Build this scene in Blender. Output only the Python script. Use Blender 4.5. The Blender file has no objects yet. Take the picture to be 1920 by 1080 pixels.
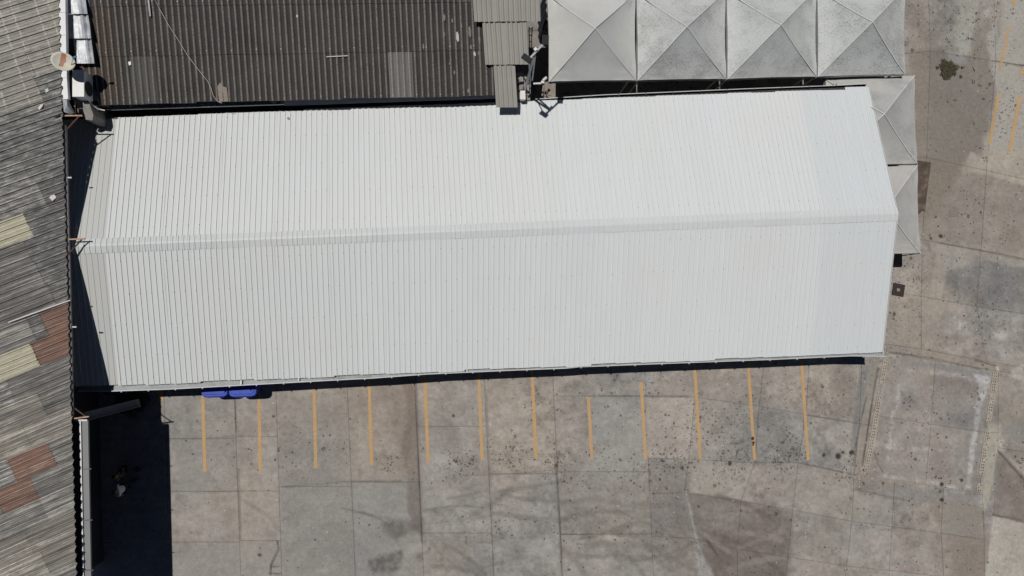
import bpy, math, random
import numpy as np
from mathutils import Vector, Matrix

random.seed(7)
rng = np.random.default_rng(11)
S = bpy.context.scene
COL = S.collection

# ------------------------------------------------------------------ camera (drone, 31 m up, almost straight down)
F, CAM_H, XN, YN = 1280.0, 31.0, 870.0, 590.0
_n = Vector(((XN - 960) / F, -(YN - 540) / F, -1.0)).normalized()
_Z = -_n
_X = (Vector((1, 0, 0)) - _Z * _Z.x).normalized()
_Y = _Z.cross(_X)
ROT = Matrix((_X, _Y, _Z))
cam_d = bpy.data.cameras.new('camera')
cam_d.sensor_width = 36
cam_d.lens = F / 1920 * 36
cam_d.clip_end = 2000
cam = bpy.data.objects.new('camera', cam_d)
COL.objects.link(cam)
cam.matrix_world = Matrix.Translation((0, 0, CAM_H)) @ ROT.to_4x4()
S.camera = cam

def at(px, py, z=0.0):
    """survey helper: where the photographed point stands, given its real height"""
    d = ROT @ Vector(((px - 960) / F, -(py - 540) / F, -1.0))
    t = (CAM_H - z) / -d.z
    return Vector((d.x * t, d.y * t, z))

# ------------------------------------------------------------------ light
SUN = Vector((-0.27, 0.20, 1.0)).normalized()
el = math.asin(SUN.z)
az = math.atan2(SUN.x, SUN.y)
w = bpy.data.worlds.new('World')
S.world = w
w.use_nodes = True
nt = w.node_tree
nt.nodes.clear()
wo = nt.nodes.new('ShaderNodeOutputWorld')
bg = nt.nodes.new('ShaderNodeBackground')
sk = nt.nodes.new('ShaderNodeTexSky')
sk.sky_type = 'NISHITA'
sk.sun_disc = False
sk.sun_elevation = el
sk.sun_rotation = az
sk.altitude = 3500
sk.air_density = 0.55
sk.dust_density = 0.0
sk.ozone_density = 1.0
bg.inputs['Strength'].default_value = 0.05
nt.links.new(sk.outputs[0], bg.inputs[0])
nt.links.new(bg.outputs[0], wo.inputs[0])
sd = bpy.data.lights.new('sun', 'SUN')
sd.energy = 4.6
sd.angle = math.radians(0.53)
sd.color = (1.0, 0.955, 0.90)
sun = bpy.data.objects.new('sun', sd)
COL.objects.link(sun)
sun.location = SUN * 60
sun.rotation_euler = SUN.to_track_quat('Z', 'Y').to_euler()
S.view_settings.view_transform = 'Standard'
S.view_settings.look = 'None'
S.view_settings.exposure = -0.55
S.view_settings.gamma = 1
S.view_settings.use_curve_mapping = False
K = 0.98       # what a sunlit flat surface of albedo 1 shows at this exposure

# ------------------------------------------------------------------ helpers
def lin(c):
    c = c / 255.0
    return c / 12.92 if c <= 0.04045 else ((c + 0.055) / 1.055) ** 2.4

def A(r, g, b):
    return (lin(r) / K, lin(g) / K, lin(b) / K)

def tag(o, label=None, cat=None, group=None, kind=None):
    if label: o['label'] = label
    if cat: o['category'] = cat
    if group: o['group'] = group
    if kind: o['kind'] = kind
    return o

def empty(name, loc, label=None, cat=None, group=None, kind=None, parent=None):
    o = bpy.data.objects.new(name, None)
    o.empty_display_size = 0.2
    COL.objects.link(o)
    o.location = loc
    if parent: o.parent = parent
    return tag(o, label, cat, group, kind)

class MB:
    def __init__(s):
        s.v = []; s.f = []; s.sm = []
    def add(s, vs, fs, smooth=False):
        b = len(s.v)
        s.v += [tuple(v) for v in vs]
        s.f += [tuple(i + b for i in f) for f in fs]
        s.sm += [smooth] * len(fs)
        return s
    def box(s, c, d, M=None):
        c = Vector(c); hx, hy, hz = d[0] / 2, d[1] / 2, d[2] / 2
        vs = []
        for x, y, z in ((-1,-1,-1),(1,-1,-1),(1,1,-1),(-1,1,-1),(-1,-1,1),(1,-1,1),(1,1,1),(-1,1,1)):
            p = Vector((x * hx, y * hy, z * hz))
            if M is not None: p = M @ p
            vs.append(c + p)
        return s.add(vs, [(0,3,2,1),(4,5,6,7),(0,1,5,4),(1,2,6,5),(2,3,7,6),(3,0,4,7)])
    def bar(s, a, b, wd, hg, up=(0, 0, 1)):
        a, b = Vector(a), Vector(b)
        d = b - a; L = d.length
        if L < 1e-6: return s
        x = d / L
        u = Vector(up)
        y = u.cross(x)
        if y.length < 1e-4: y = Vector((0, 1, 0)).cross(x)
        if y.length < 1e-4: y = Vector((1, 0, 0)).cross(x)
        y.normalize(); z = x.cross(y)
        M = Matrix((x, y, z)).transposed()
        return s.box((a + b) / 2, (L, wd, hg), M)
    def tube(s, pts, r, n=6):
        pts = [Vector(p) for p in pts]
        vs = []; fs = []
        for i, p in enumerate(pts):
            d = (pts[min(i + 1, len(pts) - 1)] - pts[max(i - 1, 0)]).normalized()
            u = Vector((0, 0, 1)) if abs(d.z) < 0.9 else Vector((1, 0, 0))
            a = d.cross(u).normalized(); b = d.cross(a)
            rr = r[i] if isinstance(r, (list, tuple)) else r
            for k in range(n):
                t = 2 * math.pi * k / n
                vs.append(p + a * math.cos(t) * rr + b * math.sin(t) * rr)
        for i in range(len(pts) - 1):
            for k in range(n):
                fs.append((i * n + k, i * n + (k + 1) % n, (i + 1) * n + (k + 1) % n, (i + 1) * n + k))
        fs.append(tuple(range(n))); fs.append(tuple(range((len(pts) - 1) * n, len(pts) * n))[::-1])
        return s.add(vs, fs, True)
    def sheet(s, O, u, v, n, prof, L, seg=1, L0=0.0, wob=0.0):
        """ribbed sheet: profile (s,h) pairs along u, run L along v"""
        O, u, v, n = Vector(O), Vector(u), Vector(v), Vector(n)
        vs = []; fs = []; m = len(prof)
        ph = random.random() * 6
        for j in range(seg + 1):
            t = L0 + (L - L0) * j / seg
            dz = wob * math.sin(ph + t * 1.7)
            for (a, h) in prof:
                vs.append(O + u * a + v * t + n * (h + dz))
        for j in range(seg):
            for i in range(m - 1):
                a = j * m + i
                fs.append((a, a + 1, a + m + 1, a + m))
        return s.add(vs, fs)
    def poly(s, pts, z0, z1):
        """prism over a polygon given as xy points"""
        n = len(pts)
        vs = [(p[0], p[1], z0) for p in pts] + [(p[0], p[1], z1) for p in pts]
        fs = [tuple(range(n))[::-1], tuple(range(n, 2 * n))]
        for i in range(n):
            j = (i + 1) % n
            fs.append((i, j, n + j, n + i))
        return s.add(vs, fs)
    def build(s, name, mat, parent=None, world=True, **kw):
        me = bpy.data.meshes.new(name)
        vs = s.v
        if parent is not None and world:
            o0 = parent.location
            pp = parent.parent
            while pp is not None:
                o0 = o0 + pp.location; pp = pp.parent
            vs = [(x - o0.x, y - o0.y, z - o0.z) for x, y, z in vs]
        org = Vector((0, 0, 0))
        if parent is None and world and vs:
            a = np.array(vs)
            org = Vector(((a[:, 0].min() + a[:, 0].max()) / 2, (a[:, 1].min() + a[:, 1].max()) / 2, a[:, 2].min()))
            vs = [(x - org.x, y - org.y, z - org.z) for x, y, z in vs]
        me.from_pydata(vs, [], s.f)
        me.materials.append(mat)
        me.polygons.foreach_set('use_smooth', s.sm)
        o = bpy.data.objects.new(name, me)
        COL.objects.link(o)
        if parent is not None: o.parent = parent
        o.location = org
        return tag(o, **kw)

# ---- material helper
def new_mat(name):
    m = bpy.data.materials.new(name); m.use_nodes = True
    t = m.node_tree
    return m, t, t.nodes['Principled BSDF']

def N(t, kind, **kw):
    n = t.nodes.new(kind)
    for k, v in kw.items():
        if k in n.inputs.keys(): n.inputs[k].default_value = v
        else: setattr(n, k, v)
    return n

def ramp(t, src, stops):
    r = t.nodes.new('ShaderNodeValToRGB')
    e = r.color_ramp.elements
    while len(e) < len(stops): e.new(0.5)
    for i, (p, c) in enumerate(stops):
        e[i].position = p
        e[i].color = (c, c, c, 1) if isinstance(c, (int, float)) else (*c, 1)
    t.links.new(src, r.inputs[0])
    return r.outputs[0]

def mix(t, fac, a, b, mode='MIX'):
    m = t.nodes.new('ShaderNodeMix'); m.data_type = 'RGBA'; m.blend_type = mode
    for s, v in ((m.inputs[0], fac), (m.inputs[6], a), (m.inputs[7], b)):
        if isinstance(v, (int, float)): s.default_value = v
        elif isinstance(v, tuple): s.default_value = (*v, 1)
        else: t.links.new(v, s)
    return m.outputs[2]

def math_n(t, op, a, b=None, c=None):
    m = t.nodes.new('ShaderNodeMath'); m.operation = op
    for i, v in enumerate((a, b, c)):
        if v is None: continue
        if isinstance(v, (int, float)): m.inputs[i].default_value = v
        else: t.links.new(v, m.inputs[i])
    return m.outputs[0]

def coords(t, world=True, scale=(1, 1, 1), rotz=0.0):
    """true positions: geometry position in the world, or object space"""
    if world:
        g = t.nodes.new('ShaderNodeNewGeometry'); src = g.outputs['Position']
    else:
        g = t.nodes.new('ShaderNodeTexCoord'); src = g.outputs['Object']
    mp = t.nodes.new('ShaderNodeMapping')
    mp.inputs['Scale'].default_value = scale
    mp.inputs['Rotation'].default_value = (0, 0, rotz)
    t.links.new(src, mp.inputs[0])
    return mp.outputs[0]

def noise(t, vec, sc, det=4, rough=0.6):
    n = N(t, 'ShaderNodeTexNoise')
    n.inputs['Scale'].default_value = sc; n.inputs['Detail'].default_value = det
    n.inputs['Roughness'].default_value = rough
    t.links.new(vec, n.inputs['Vector'])
    return n.outputs['Fac']

def bump(t, b, h, strength=0.3, dist=0.02):
    bn = N(t, 'ShaderNodeBump'); bn.inputs['Strength'].default_value = strength
    bn.inputs['Distance'].default_value = dist
    t.links.new(h, bn.inputs['Height']); t.links.new(bn.outputs[0], b.inputs['Normal'])

def plain(name, rgb, rough=0.7, metal=0.0, var=0.15, sc=3.0, bmp=0.15, dirt=None):
    m, t, b = new_mat(name)
    v = coords(t)
    f = noise(t, v, sc, 6)
    c = tuple(rgb)
    lo = tuple(x * (1 - var) for x in c); hi = tuple(min(1, x * (1 + var)) for x in c)
    col = ramp(t, f, [(0.25, lo), (0.75, hi)])
    if dirt:
        d = noise(t, v, sc * 0.37, 8, 0.7)
        col = mix(t, ramp(t, d, [(0.5, 0), (0.68, dirt[3])]), col, tuple(dirt[:3]))
    t.links.new(col, b.inputs['Base Color'])
    b.inputs['Roughness'].default_value = rough; b.inputs['Metallic'].default_value = metal
    if bmp: bump(t, b, noise(t, v, sc * 12, 3), bmp, 0.01)
    return m

# white painted roofing, per-sheet tone, streaks down the slope
BROT = math.radians(2.83)
def roof_white(name, base, varo=0.05, warm=0.0, spec=0.35, rough=0.5):
    m, t, b = new_mat(name)
    oi = t.nodes.new('ShaderNodeObjectInfo')
    st = noise(t, coords(t, True, (5.0, 0.35, 1), -BROT), 1.4, 5)
    bl = noise(t, coords(t), 0.28, 4)
    sp = noise(t, coords(t), 9.0, 2)
    gx = N(t, 'ShaderNodeSeparateXYZ'); t.links.new(coords(t), gx.inputs[0])
    age = N(t, 'ShaderNodeMapRange'); age.inputs['From Min'].default_value = -16; age.inputs['From Max'].default_value = 14
    t.links.new(gx.outputs[0], age.inputs['Value'])
    c = tuple(base)
    cool = (c[0] * 0.965, c[1] * 0.99, c[2] * 1.01)
    wrm = (c[0] * 0.99, c[1] * 0.982, c[2] * 0.972)
    col = mix(t, ramp(t, bl, [(0.35, 0), (0.7, 1)]), cool, wrm)
    col = mix(t, ramp(t, st, [(0.2, 0.0), (0.8, 0.55)]), col, tuple(x * 0.86 for x in c))
    col = mix(t, math_n(t, 'MULTIPLY', oi.outputs['Random'], varo * 6), col, tuple(x * 0.9 for x in c))
    col = mix(t, 1.0, col, ramp(t, age.outputs[0], [(0, (.90, .895, .88)), (.5, (.965, .965, .96)), (1, (1, 1, 1))]), 'MULTIPLY')
    col = mix(t, ramp(t, sp, [(0.72, 0), (0.8, 0.35)]), col, tuple(x * 0.6 for x in c))
    t.links.new(col, b.inputs['Base Color'])
    b.inputs['Roughness'].default_value = rough
    b.inputs['Specular IOR Level'].default_value = spec
    return m

M_roof_n = roof_white('white_sheet_metal', A(215, 219, 220), .05)
M_roof_e = roof_white('bluish_white_sheet_metal', A(209, 214, 216), .02)
M_roof_s = M_roof_n
M_roof_old = roof_white('greyed_white_sheet_metal', A(197, 199, 198))
M_cap = roof_white('pale_blue_white_cap_metal', A(207, 212, 213))
M_gutter = plain('galvanised_gutter', A(150, 155, 158), 0.6, 0.0, 0.18, 2.2, 0.1, (*A(112, 106, 100), 0.8))
M_gutter_rim = plain('galvanised_rim', A(190, 192, 192), 0.5, 0.0, 0.1)
M_bronze = plain('dark_trough', (0.05, 0.045, 0.042), 0.8, 0.0, 0.3, 6)
M_wallw = plain('pale_render', (0.45, 0.45, 0.43), 0.9, 0, 0.1, 2, 0.2, (0.25, 0.23, 0.2, 0.5))
M_conc = plain('rough_concrete', (0.24, 0.23, 0.215), 0.95, 0, 0.25, 4, 0.5, (0.1, 0.09, 0.08, 0.6))
M_steel = plain('painted_steel', (0.12, 0.12, 0.12), 0.6, 0.3, 0.2)
M_grey_steel = plain('grey_steel', (0.32, 0.34, 0.36), 0.5, 0.2, 0.15)
M_rust = plain('rusty_steel', (0.085, 0.045, 0.032), 0.9, 0.1, 0.4, 9, 0.4)
M_rustpale = plain('faded_rusty_steel', (0.42, 0.28, 0.2), 0.9, 0.0, 0.3, 9, 0.3)
M_white = plain('white_enamel', (0.68, 0.68, 0.67), 0.45, 0, 0.05, 3, 0.05, (0.45, 0.43, 0.4, 0.4))
M_silver = None
M_black = plain('black_plastic', (0.012, 0.012, 0.014), 0.75, 0, 0.1)
M_blue = plain('blue_bin_plastic', (0.007, 0.045, 0.40), 0.55, 0, 0.3, 4, 0.05, (0.03, 0.09, 0.45, 0.5))
M_darkblue = plain('dark_blue_plastic', (0.01, 0.012, 0.14), 0.5, 0, 0.15)
M_wood = plain('weathered_wood', (0.27, 0.22, 0.17), 0.9, 0, 0.25, 8, 0.3)
M_dark = plain('dark_floodlight_shell', (0.014, 0.017, 0.02), 0.8, 0.0, 0.1)
M_glass = plain('floodlight_lens', (0.3, 0.33, 0.36), 0.15, 0.0, 0.05)
M_cable = plain('pale_cable', (0.5, 0.48, 0.44), 0.7)
M_bcable = plain('black_cable', (0.02, 0.02, 0.02), 0.7)
M_screw = plain('screw_washer', (0.12, 0.12, 0.12), 0.6, 0.3)
M_bolt = plain('pale_bolt_cap', (0.5, 0.48, 0.44), 0.8)

def foil():
    m, t, b = new_mat('crinkled_aluminium_foil')
    v = coords(t)
    f = noise(t, v, 3.0, 6)
    t.links.new(ramp(t, f, [(0.3, A(150, 156, 165)), (0.7, A(212, 214, 217))]), b.inputs['Base Color'])
    b.inputs['Metallic'].default_value = 0.35; b.inputs['Roughness'].default_value = 0.42
    bump(t, b, noise(t, v, 14, 5, 0.7), 0.7, 0.03)
    return m
M_silver = foil()

# ------------------------------------------------------------------ numpy noise for wear and stains
_tab = rng.random((256, 256))
def vnoise(x, y, sc, seed=0):
    x = x * sc + seed * 17.37; y = y * sc + seed * 9.11
    xi = np.floor(x).astype(int); yi = np.floor(y).astype(int)
    fx = x - xi; fy = y - yi
    fx = fx * fx * (3 - 2 * fx); fy = fy * fy * (3 - 2 * fy)
    g = lambda i, j: _tab[i & 255, j & 255]
    return (g(xi, yi) * (1 - fx) + g(xi + 1, yi) * fx) * (1 - fy) + (g(xi, yi + 1) * (1 - fx) + g(xi + 1, yi + 1) * fx) * fy
def fbm(x, y, sc, seed=0, oct=4, gain=0.55):
    r = 0; a = 1; tot = 0
    for k in range(oct):
        r = r + a * vnoise(x, y, sc * 2 ** k, seed + k * 3); tot += a; a *= gain
    return r / tot
def sdpoly(x, y, P):
    """signed distance to a polygon, positive inside"""
    d = np.full(x.shape, 1e9); ins = np.zeros(x.shape, bool)
    n = len(P)
    for i in range(n):
        ax, ay = P[i]; bx, by = P[(i + 1) % n]
        ex, ey = bx - ax, by - ay
        t = np.clip(((x - ax) * ex + (y - ay) * ey) / (ex * ex + ey * ey + 1e-12), 0, 1)
        d = np.minimum(d, np.hypot(x - ax - t * ex, y - ay - t * ey))
        c = ((ay > y) != (by > y))
        with np.errstate(divide='ignore', invalid='ignore'):
            c &= x < (bx - ax) * (y - ay) / (by - ay + 1e-12) + ax
        ins ^= c
    return np.where(ins, d, -d)
def sdline(x, y, P):
    d = np.full(x.shape, 1e9)
    for i in range(len(P) - 1):
        ax, ay = P[i]; bx, by = P[i + 1]
        ex, ey = bx - ax, by - ay
        t = np.clip(((x - ax) * ex + (y - ay) * ey) / (ex * ex + ey * ey + 1e-12), 0, 1)
        d = np.minimum(d, np.hypot(x - ax - t * ex, y - ay - t * ey))
    return d
def sstep(a, b, v):
    t = np.clip((v - a) / (b - a), 0, 1)
    return t * t * (3 - 2 * t)
def W(pts):
    return [(at(px, py).x, at(px, py).y) for px, py in pts]

# ------------------------------------------------------------------ GROUND: what stains, films and wear the yard has
# (rgb, outline, softness m, opacity, break-up 0..1)
PATCH = [
 ((138,137,132), [(528,905),(775,898),(790,1100),(530,1100)], .5, .6, .2),
 ((134,132,126), [(330,820),(450,818),(452,920),(330,925)], .3, .4, .3),
 ((152,146,137), [(440,925),(526,915),(527,1000),(450,1012)], .25, .6, .4),
 ((141,136,128), [(314,1020),(524,1014),(528,1100),(314,1100)], .1, .6, .2),
 ((133,129,122), [(536,760),(640,750),(655,900),(520,910)], .6, .45, .2),
 ((128,118,110), [(660,700),(775,700),(782,830),(740,860),(700,800),(660,790)], .6, .35, .4),
 ((106,95,89), [(750,700),(780,712),(792,1000),(772,990),(766,940),(760,880),(752,840),(764,780)], .12, .62, .35),
 ((124,112,102), [(745,700),(779,712),(786,870),(745,880),(752,800)], .35, .45, .5),
 ((124,114,108), [(786,800),(905,795),(908,835),(800,842)], .25, .35, .5),
 ((90,82,75), [(720,985),(742,972),(790,975),(788,992),(766,998),(745,1012),(728,1004)], .16, .6, .5),
 ((82,77,71), [(690,1052),(718,1038),(757,1031),(752,1068),(728,1080),(695,1074)], .14, .66, .5),
 ((105,95,88), [(780,1037),(792,1037),(790,1047),(782,1046)], .1, .7, .3),
 ((160,151,141), [(1212,746),(1302,743),(1300,820),(1285,858),(1214,859)], .1, .75, .3),
 ((156,147,138), [(1180,715),(1290,705),(1300,742),(1125,742),(1150,727)], .2, .5, .5),
 ((156,151,141), [(1296,890),(1310,870),(1392,878),(1390,940),(1293,924)], .12, .6, .3),
 ((148,149,145), [(1110,745),(1205,745),(1214,905),(1105,910)], .25, .5, .2),
 ((126,124,119), [(1050,880),(1100,880),(1215,910),(1222,985),(1110,1000),(1052,980)], .7, .45, .5),
 ((118,112,107), [(1216,862),(1290,866),(1290,900),(1300,990),(1225,985)], .12, .72, .3),
 ((116,107,101), [(1222,985),(1300,985),(1318,1100),(1246,1100)], .4, .45, .5),
 ((110,101,95), [(1285,922),(1390,938),(1488,957),(1478,1100),(1325,1100),(1303,1010)], .12, .88, .3),
 ((140,134,127), [(1300,935),(1400,950),(1420,980),(1350,1000),(1310,985)], .4, .6, .5),
 ((98,84,76), [(1325,995),(1370,1005),(1375,1100),(1330,1100)], .3, .6, .5),
 ((100,92,86), [(1385,975),(1480,1010),(1478,1100),(1380,1100)], .5, .5, .5),
 ((153,149,144), [(1281,918),(1291,925),(1300,975),(1314,1030),(1335,1075),(1345,1100),(1310,1100),(1305,1030),(1290,960)], .08, .85, .15),
 ((170,164,150), [(1118,1000),(1142,998),(1160,1010),(1172,1008),(1166,1024),(1140,1015)], .1, .8, .2),
 ((156,150,138), [(1170,960),(1220,965),(1222,985),(1180,985)], .3, .5, .4),
 ((150,150,144), [(1040,1030),(1240,1040),(1240,1100),(1040,1100)], .6, .3, .4),
 ((122,113,104), [(1560,690),(1606,690),(1602,790),(1565,770)], .35, .55, .4),
 ((128,124,119), [(1300,700),(1425,705),(1420,800),(1310,800)], .8, .4, .4),
 ((150,144,136), [(1440,870),(1595,890),(1590,975),(1486,957)], .3, .45, .4),
 ((153,149,140), [(1600,925),(1673,938),(1672,990),(1590,980)], .08, .6, .2),
 ((147,143,137), [(1486,960),(1600,980),(1760,1000),(1790,1100),(1470,1100)], .3, .4, .4),
 ((116,108,100), [(1545,965),(1585,985),(1580,1000),(1548,998)], .2, .5, .4),
 ((122,120,116), [(1600,895),(1800,925),(1795,950),(1700,938),(1605,918)], .15, .6, .3),
 # sand film, bottom right
 ((133,125,115), [(1740,935),(1820,935),(1850,975),(1860,1000),(1845,1100),(1790,1100),(1775,1020),(1755,970)], .25, .95, .05),
 ((126,117,108), [(1795,970),(1835,960),(1840,1100),(1800,1100)], .6, .6, .05),
 # far right slabs
 ((124,115,106), [(1873,845),(1925,895),(1925,978),(1862,966)], .05, .8, .3),
 ((164,161,150), [(1862,967),(1925,977),(1925,1100),(1846,1100)], .06, .9, .2),
 ((132,128,120), [(1880,985),(1925,985),(1925,1060),(1885,1070)], .4, .35, .6),
 ((163,157,142), [(1851,795),(1877,798),(1866,870),(1848,960),(1838,950),(1846,870)], .06, .9, .2),
 ((172,167,155), [(1868,820),(1880,826),(1880,845),(1868,848)], .06, .9, .2),
 ((126,126,124), [(1880,800),(1925,770),(1925,830),(1890,825)], .15, .7, .2),
 ((136,128,117), [(1868,700),(1890,705),(1925,720),(1925,880),(1880,840),(1878,795),(1858,792)], .2, .5, .1),
 # foundation rectangle
 ((140,132,125), [(1668,670),(1855,700),(1828,915),(1635,885)], .1, .55, .3),
 ((118,117,115), [(1700,672),(1860,698),(1855,712),(1700,690)], .25, .5, .4),
 ((184,183,180), [(1700,686),(1720,688),(1850,712),(1848,722),(1790,708),(1700,696)], .10, .6, .85),
 ((192,193,192), [(1822,700),(1858,705),(1852,735),(1838,770),(1828,850),(1818,918),(1810,916),(1818,850),(1830,760),(1835,720)], .08, .72, .6),
 ((190,188,184), [(1682,720),(1690,722),(1677,800),(1668,870),(1660,868),(1668,800)], .06, .4, 1),
 ((186,183,178), [(1655,889),(1740,900),(1812,915),(1812,922),(1740,907),(1655,896)], .05, .5, .9),
 ((176,174,170), [(1620,826),(1700,838),(1790,842),(1790,848),(1700,846),(1620,834)], .05, .5, .9),
 ((112,110,108), [(1690,735),(1712,730),(1715,755),(1695,760)], .3, .6, .3),
 ((106,105,104), [(1780,775),(1830,770),(1825,800),(1780,795)], .4, .5, .4),
 ((116,104,95), [(1730,690),(1850,722),(1835,740),(1725,715)], .5, .45, .5),
 ((118,106,98), [(1745,835),(1785,840),(1780,900),(1740,895)], .3, .4, .5),
 # drain channel by the building corner
 ((138,131,121), [(1630,672),(1648,674),(1618,874),(1600,870),(1604,830)], .04, .9, .05),
 ((114,113,110), [(1615,684),(1630,690),(1604,832),(1596,868),(1594,830)], .06, .75, .25),
 # right side, middle
 ((146,138,128), [(1660,480),(1760,460),(1760,660),(1658,660)], .6, .5, .3),
 ((112,111,110), [(1775,515),(1820,490),(1870,488),(1925,505),(1925,590),(1860,580),(1800,560)], .6, .75, .35),
 ((110,100,88), [(1815,548),(1850,545),(1850,575),(1820,575)], .4, .5, .4),
 ((112,112,112), [(1725,595),(1830,590),(1840,625),(1740,625)], .8, .5, .5),
 ((160,153,141), [(1757,456),(1925,484),(1925,505),(1860,490),(1815,492),(1775,510),(1765,560),(1742,560)], .08, .7, .3),
 ((150,143,132), [(1730,540),(1790,560),(1770,600),(1725,590)], .4, .5, .4),
 ((186,182,174), [(1790,598),(1822,615),(1820,635),(1795,620)], .25, .75, .9),
 ((184,180,172), [(1860,618),(1890,622),(1888,640),(1862,636)], .2, .7, .9),
 ((162,150,130), [(1728,658),(1768,664),(1766,675),(1730,668)], .1, .6, .6),
 ((140,132,121), [(1665,640),(1925,685),(1925,712),(1870,698),(1665,662)], .08, .6, .2),
 ((172,169,162), [(1895,692),(1925,680),(1925,715),(1900,708)], .08, .8, .4),
 # right side, upper half: dried mud film between slabs
 ((124,116,107), [(1700,95),(1770,90),(1860,112),(1872,170),(1858,220),(1838,280),(1800,300),(1795,330),(1735,420),(1720,420)], .35, .92, .08),
 ((132,124,113), [(1830,35),(1895,30),(1860,105),(1875,115),(1850,190),(1815,150),(1822,110)], .25, .8, .12),
 ((136,127,118), [(1738,330),(1800,300),(1925,350),(1925,478),(1760,452),(1722,448)], .3, .8, .15),
 ((116,108,101), [(1725,85),(1760,40),(1780,60),(1785,110),(1800,130),(1740,125)], .5, .55, .4),
 ((148,138,127), [(1698,-20),(1730,-20),(1745,40),(1735,98),(1700,96)], .3, .6, .4),
 ((118,109,100), [(1698,5),(1720,10),(1740,60),(1725,80),(1700,40)], .3, .5, .5),
 ((156,153,142), [(1785,58),(1798,26),(1800,-20),(1838,-20),(1834,20),(1826,50),(1818,105),(1800,102),(1795,75)], .06, .85, .2),
 ((158,154,146), [(1856,120),(1850,70),(1872,25),(1868,80),(1884,0),(1925,-20),(1925,300),(1840,282),(1862,225),(1872,170)], .12, .95, .2),
 ((164,155,141), [(1818,284),(1826,284),(1832,310),(1845,284),(1925,280),(1925,348),(1865,332),(1800,322)], .08, .85, .3),
 ((148,149,146), [(1775,95),(1800,98),(1815,120),(1780,118)], .08, .6, .3),
 ((122,113,101), [(1724,300),(1800,300),(1760,400),(1724,440)], .5, .5, .1),
]
LINES = [  # rgb, points, half width m, opacity
 ((92,88,83), [(779,700),(783,830),(788,950),(791,1018)], .022, .75),
 ((86,82,78), [(1040,855),(1044,900),(1048,960),(1052,1030),(1054,1100)], .02, .7),
 ((100,95,90), [(441,750),(443,810)], .016, .8),
 ((104,99,93), [(447,880),(451,1012)], .012, .6),
 ((110,104,98), [(310,824),(380,822),(450,818)], .012, .6),
 ((120,115,108), [(370,924),(448,920)], .012, .5),
 ((95,90,84), [(528,913),(600,908),(640,903),(750,902)], .02, .45),
 ((98,94,90), [(912,740),(916,840),(922,960),(926,1090)], .014, .45),
 ((104,100,95), [(860,892),(960,889),(1020,884)], .02, .35),
 ((98,94,90), [(1054,1002),(1107,1002)], .014, .6),
 ((92,88,83), [(1218,880),(1217,918)], .012, .6),
 ((94,90,85), [(1125,742),(1290,743)], .012, .5),
 ((92,86,80), [(1500,868),(1580,886)], .02, .6),
 ((100,95,90), [(1512,778),(1606,793)], .014, .5),
 ((96,90,84), [(1605,918),(1660,930),(1700,938)], .025, .5),
 ((76,70,64), [(1646,690),(1634,760),(1617,873)], .012, .9),
 ((80,74,68), [(1606,830),(1600,872)], .014, .7),
 ((82,76,70), [(1624,745),(1604,835)], .008, .7),
 ((84,78,72), [(1668,660),(1750,672),(1838,692)], .012, .6),
 ((80,74,68), [(1830,676),(1868,686)], .012, .7),
 ((72,66,60), [(1872,846),(1895,872),(1925,905)], .035, .8),
 ((168,160,148), [(1878,842),(1900,866),(1925,892)], .02, .7),
 ((90,82,74), [(1862,966),(1890,972),(1925,980)], .025, .7),
 ((90,84,78), [(1758,455),(1840,470),(1925,488)], .02, .5),
 ((96,89,81), [(1863,114),(1880,117),(1925,125)], .01, .8),
 ((165,159,148), [(1658,700),(1650,760),(1638,840)], .01, .8),
 ((200,196,190), [(1870,688),(1871,695)], .03, .9),
 # tyre marks
 ((96,93,88), [(640,952),(680,962),(710,972),(730,983),(745,990)], .022, .55),
 ((104,101,96), [(660,958),(700,966),(740,975)], .05, .3),
 ((96,93,88), [(795,957),(840,950),(870,948),(905,952)], .02, .55),
 ((100,98,92), [(840,935),(880,928),(915,918)], .05, .35),
 ((102,99,94), [(815,955),(835,970)], .06, .4), ((104,101,96), [(845,955),(870,985)], .05, .35),
 ((102,99,94), [(1050,975),(1090,962),(1150,958),(1220,966)], .10, .4),
 ((104,101,96), [(1060,945),(1110,935),(1180,948),(1220,950)], .10, .3),
 ((100,97,92), [(1100,1022),(1160,1018),(1240,1030)], .14, .3),
 ((80,72,66), [(1325,1012),(1345,1040)], .04, .6),
 ((86,78,72), [(1340,1000),(1400,1025),(1450,1060),(1475,1085)], .08, .45),
 ((86,78,72), [(1345,930),(1400,945),(1450,975)], .08, .4),
 ((104,100,95), [(460,940),(500,965),(530,1000)], .07, .3),
 ((150,146,138), [(325,935),(350,955)], .02, .5),
 # crack
 ((40,36,32), [(520,1015),(523,1030),(515,1045),(508,1060),(507,1078)], .012, .8),
 ((60,55,50), [(505,1075),(525,1076)], .01, .6), ((60,55,50), [(511,1062),(524,1062)], .01, .6),
 ((84,78,70), [(1640,850),(1645,868),(1655,885)], .02, .7),
]
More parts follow.
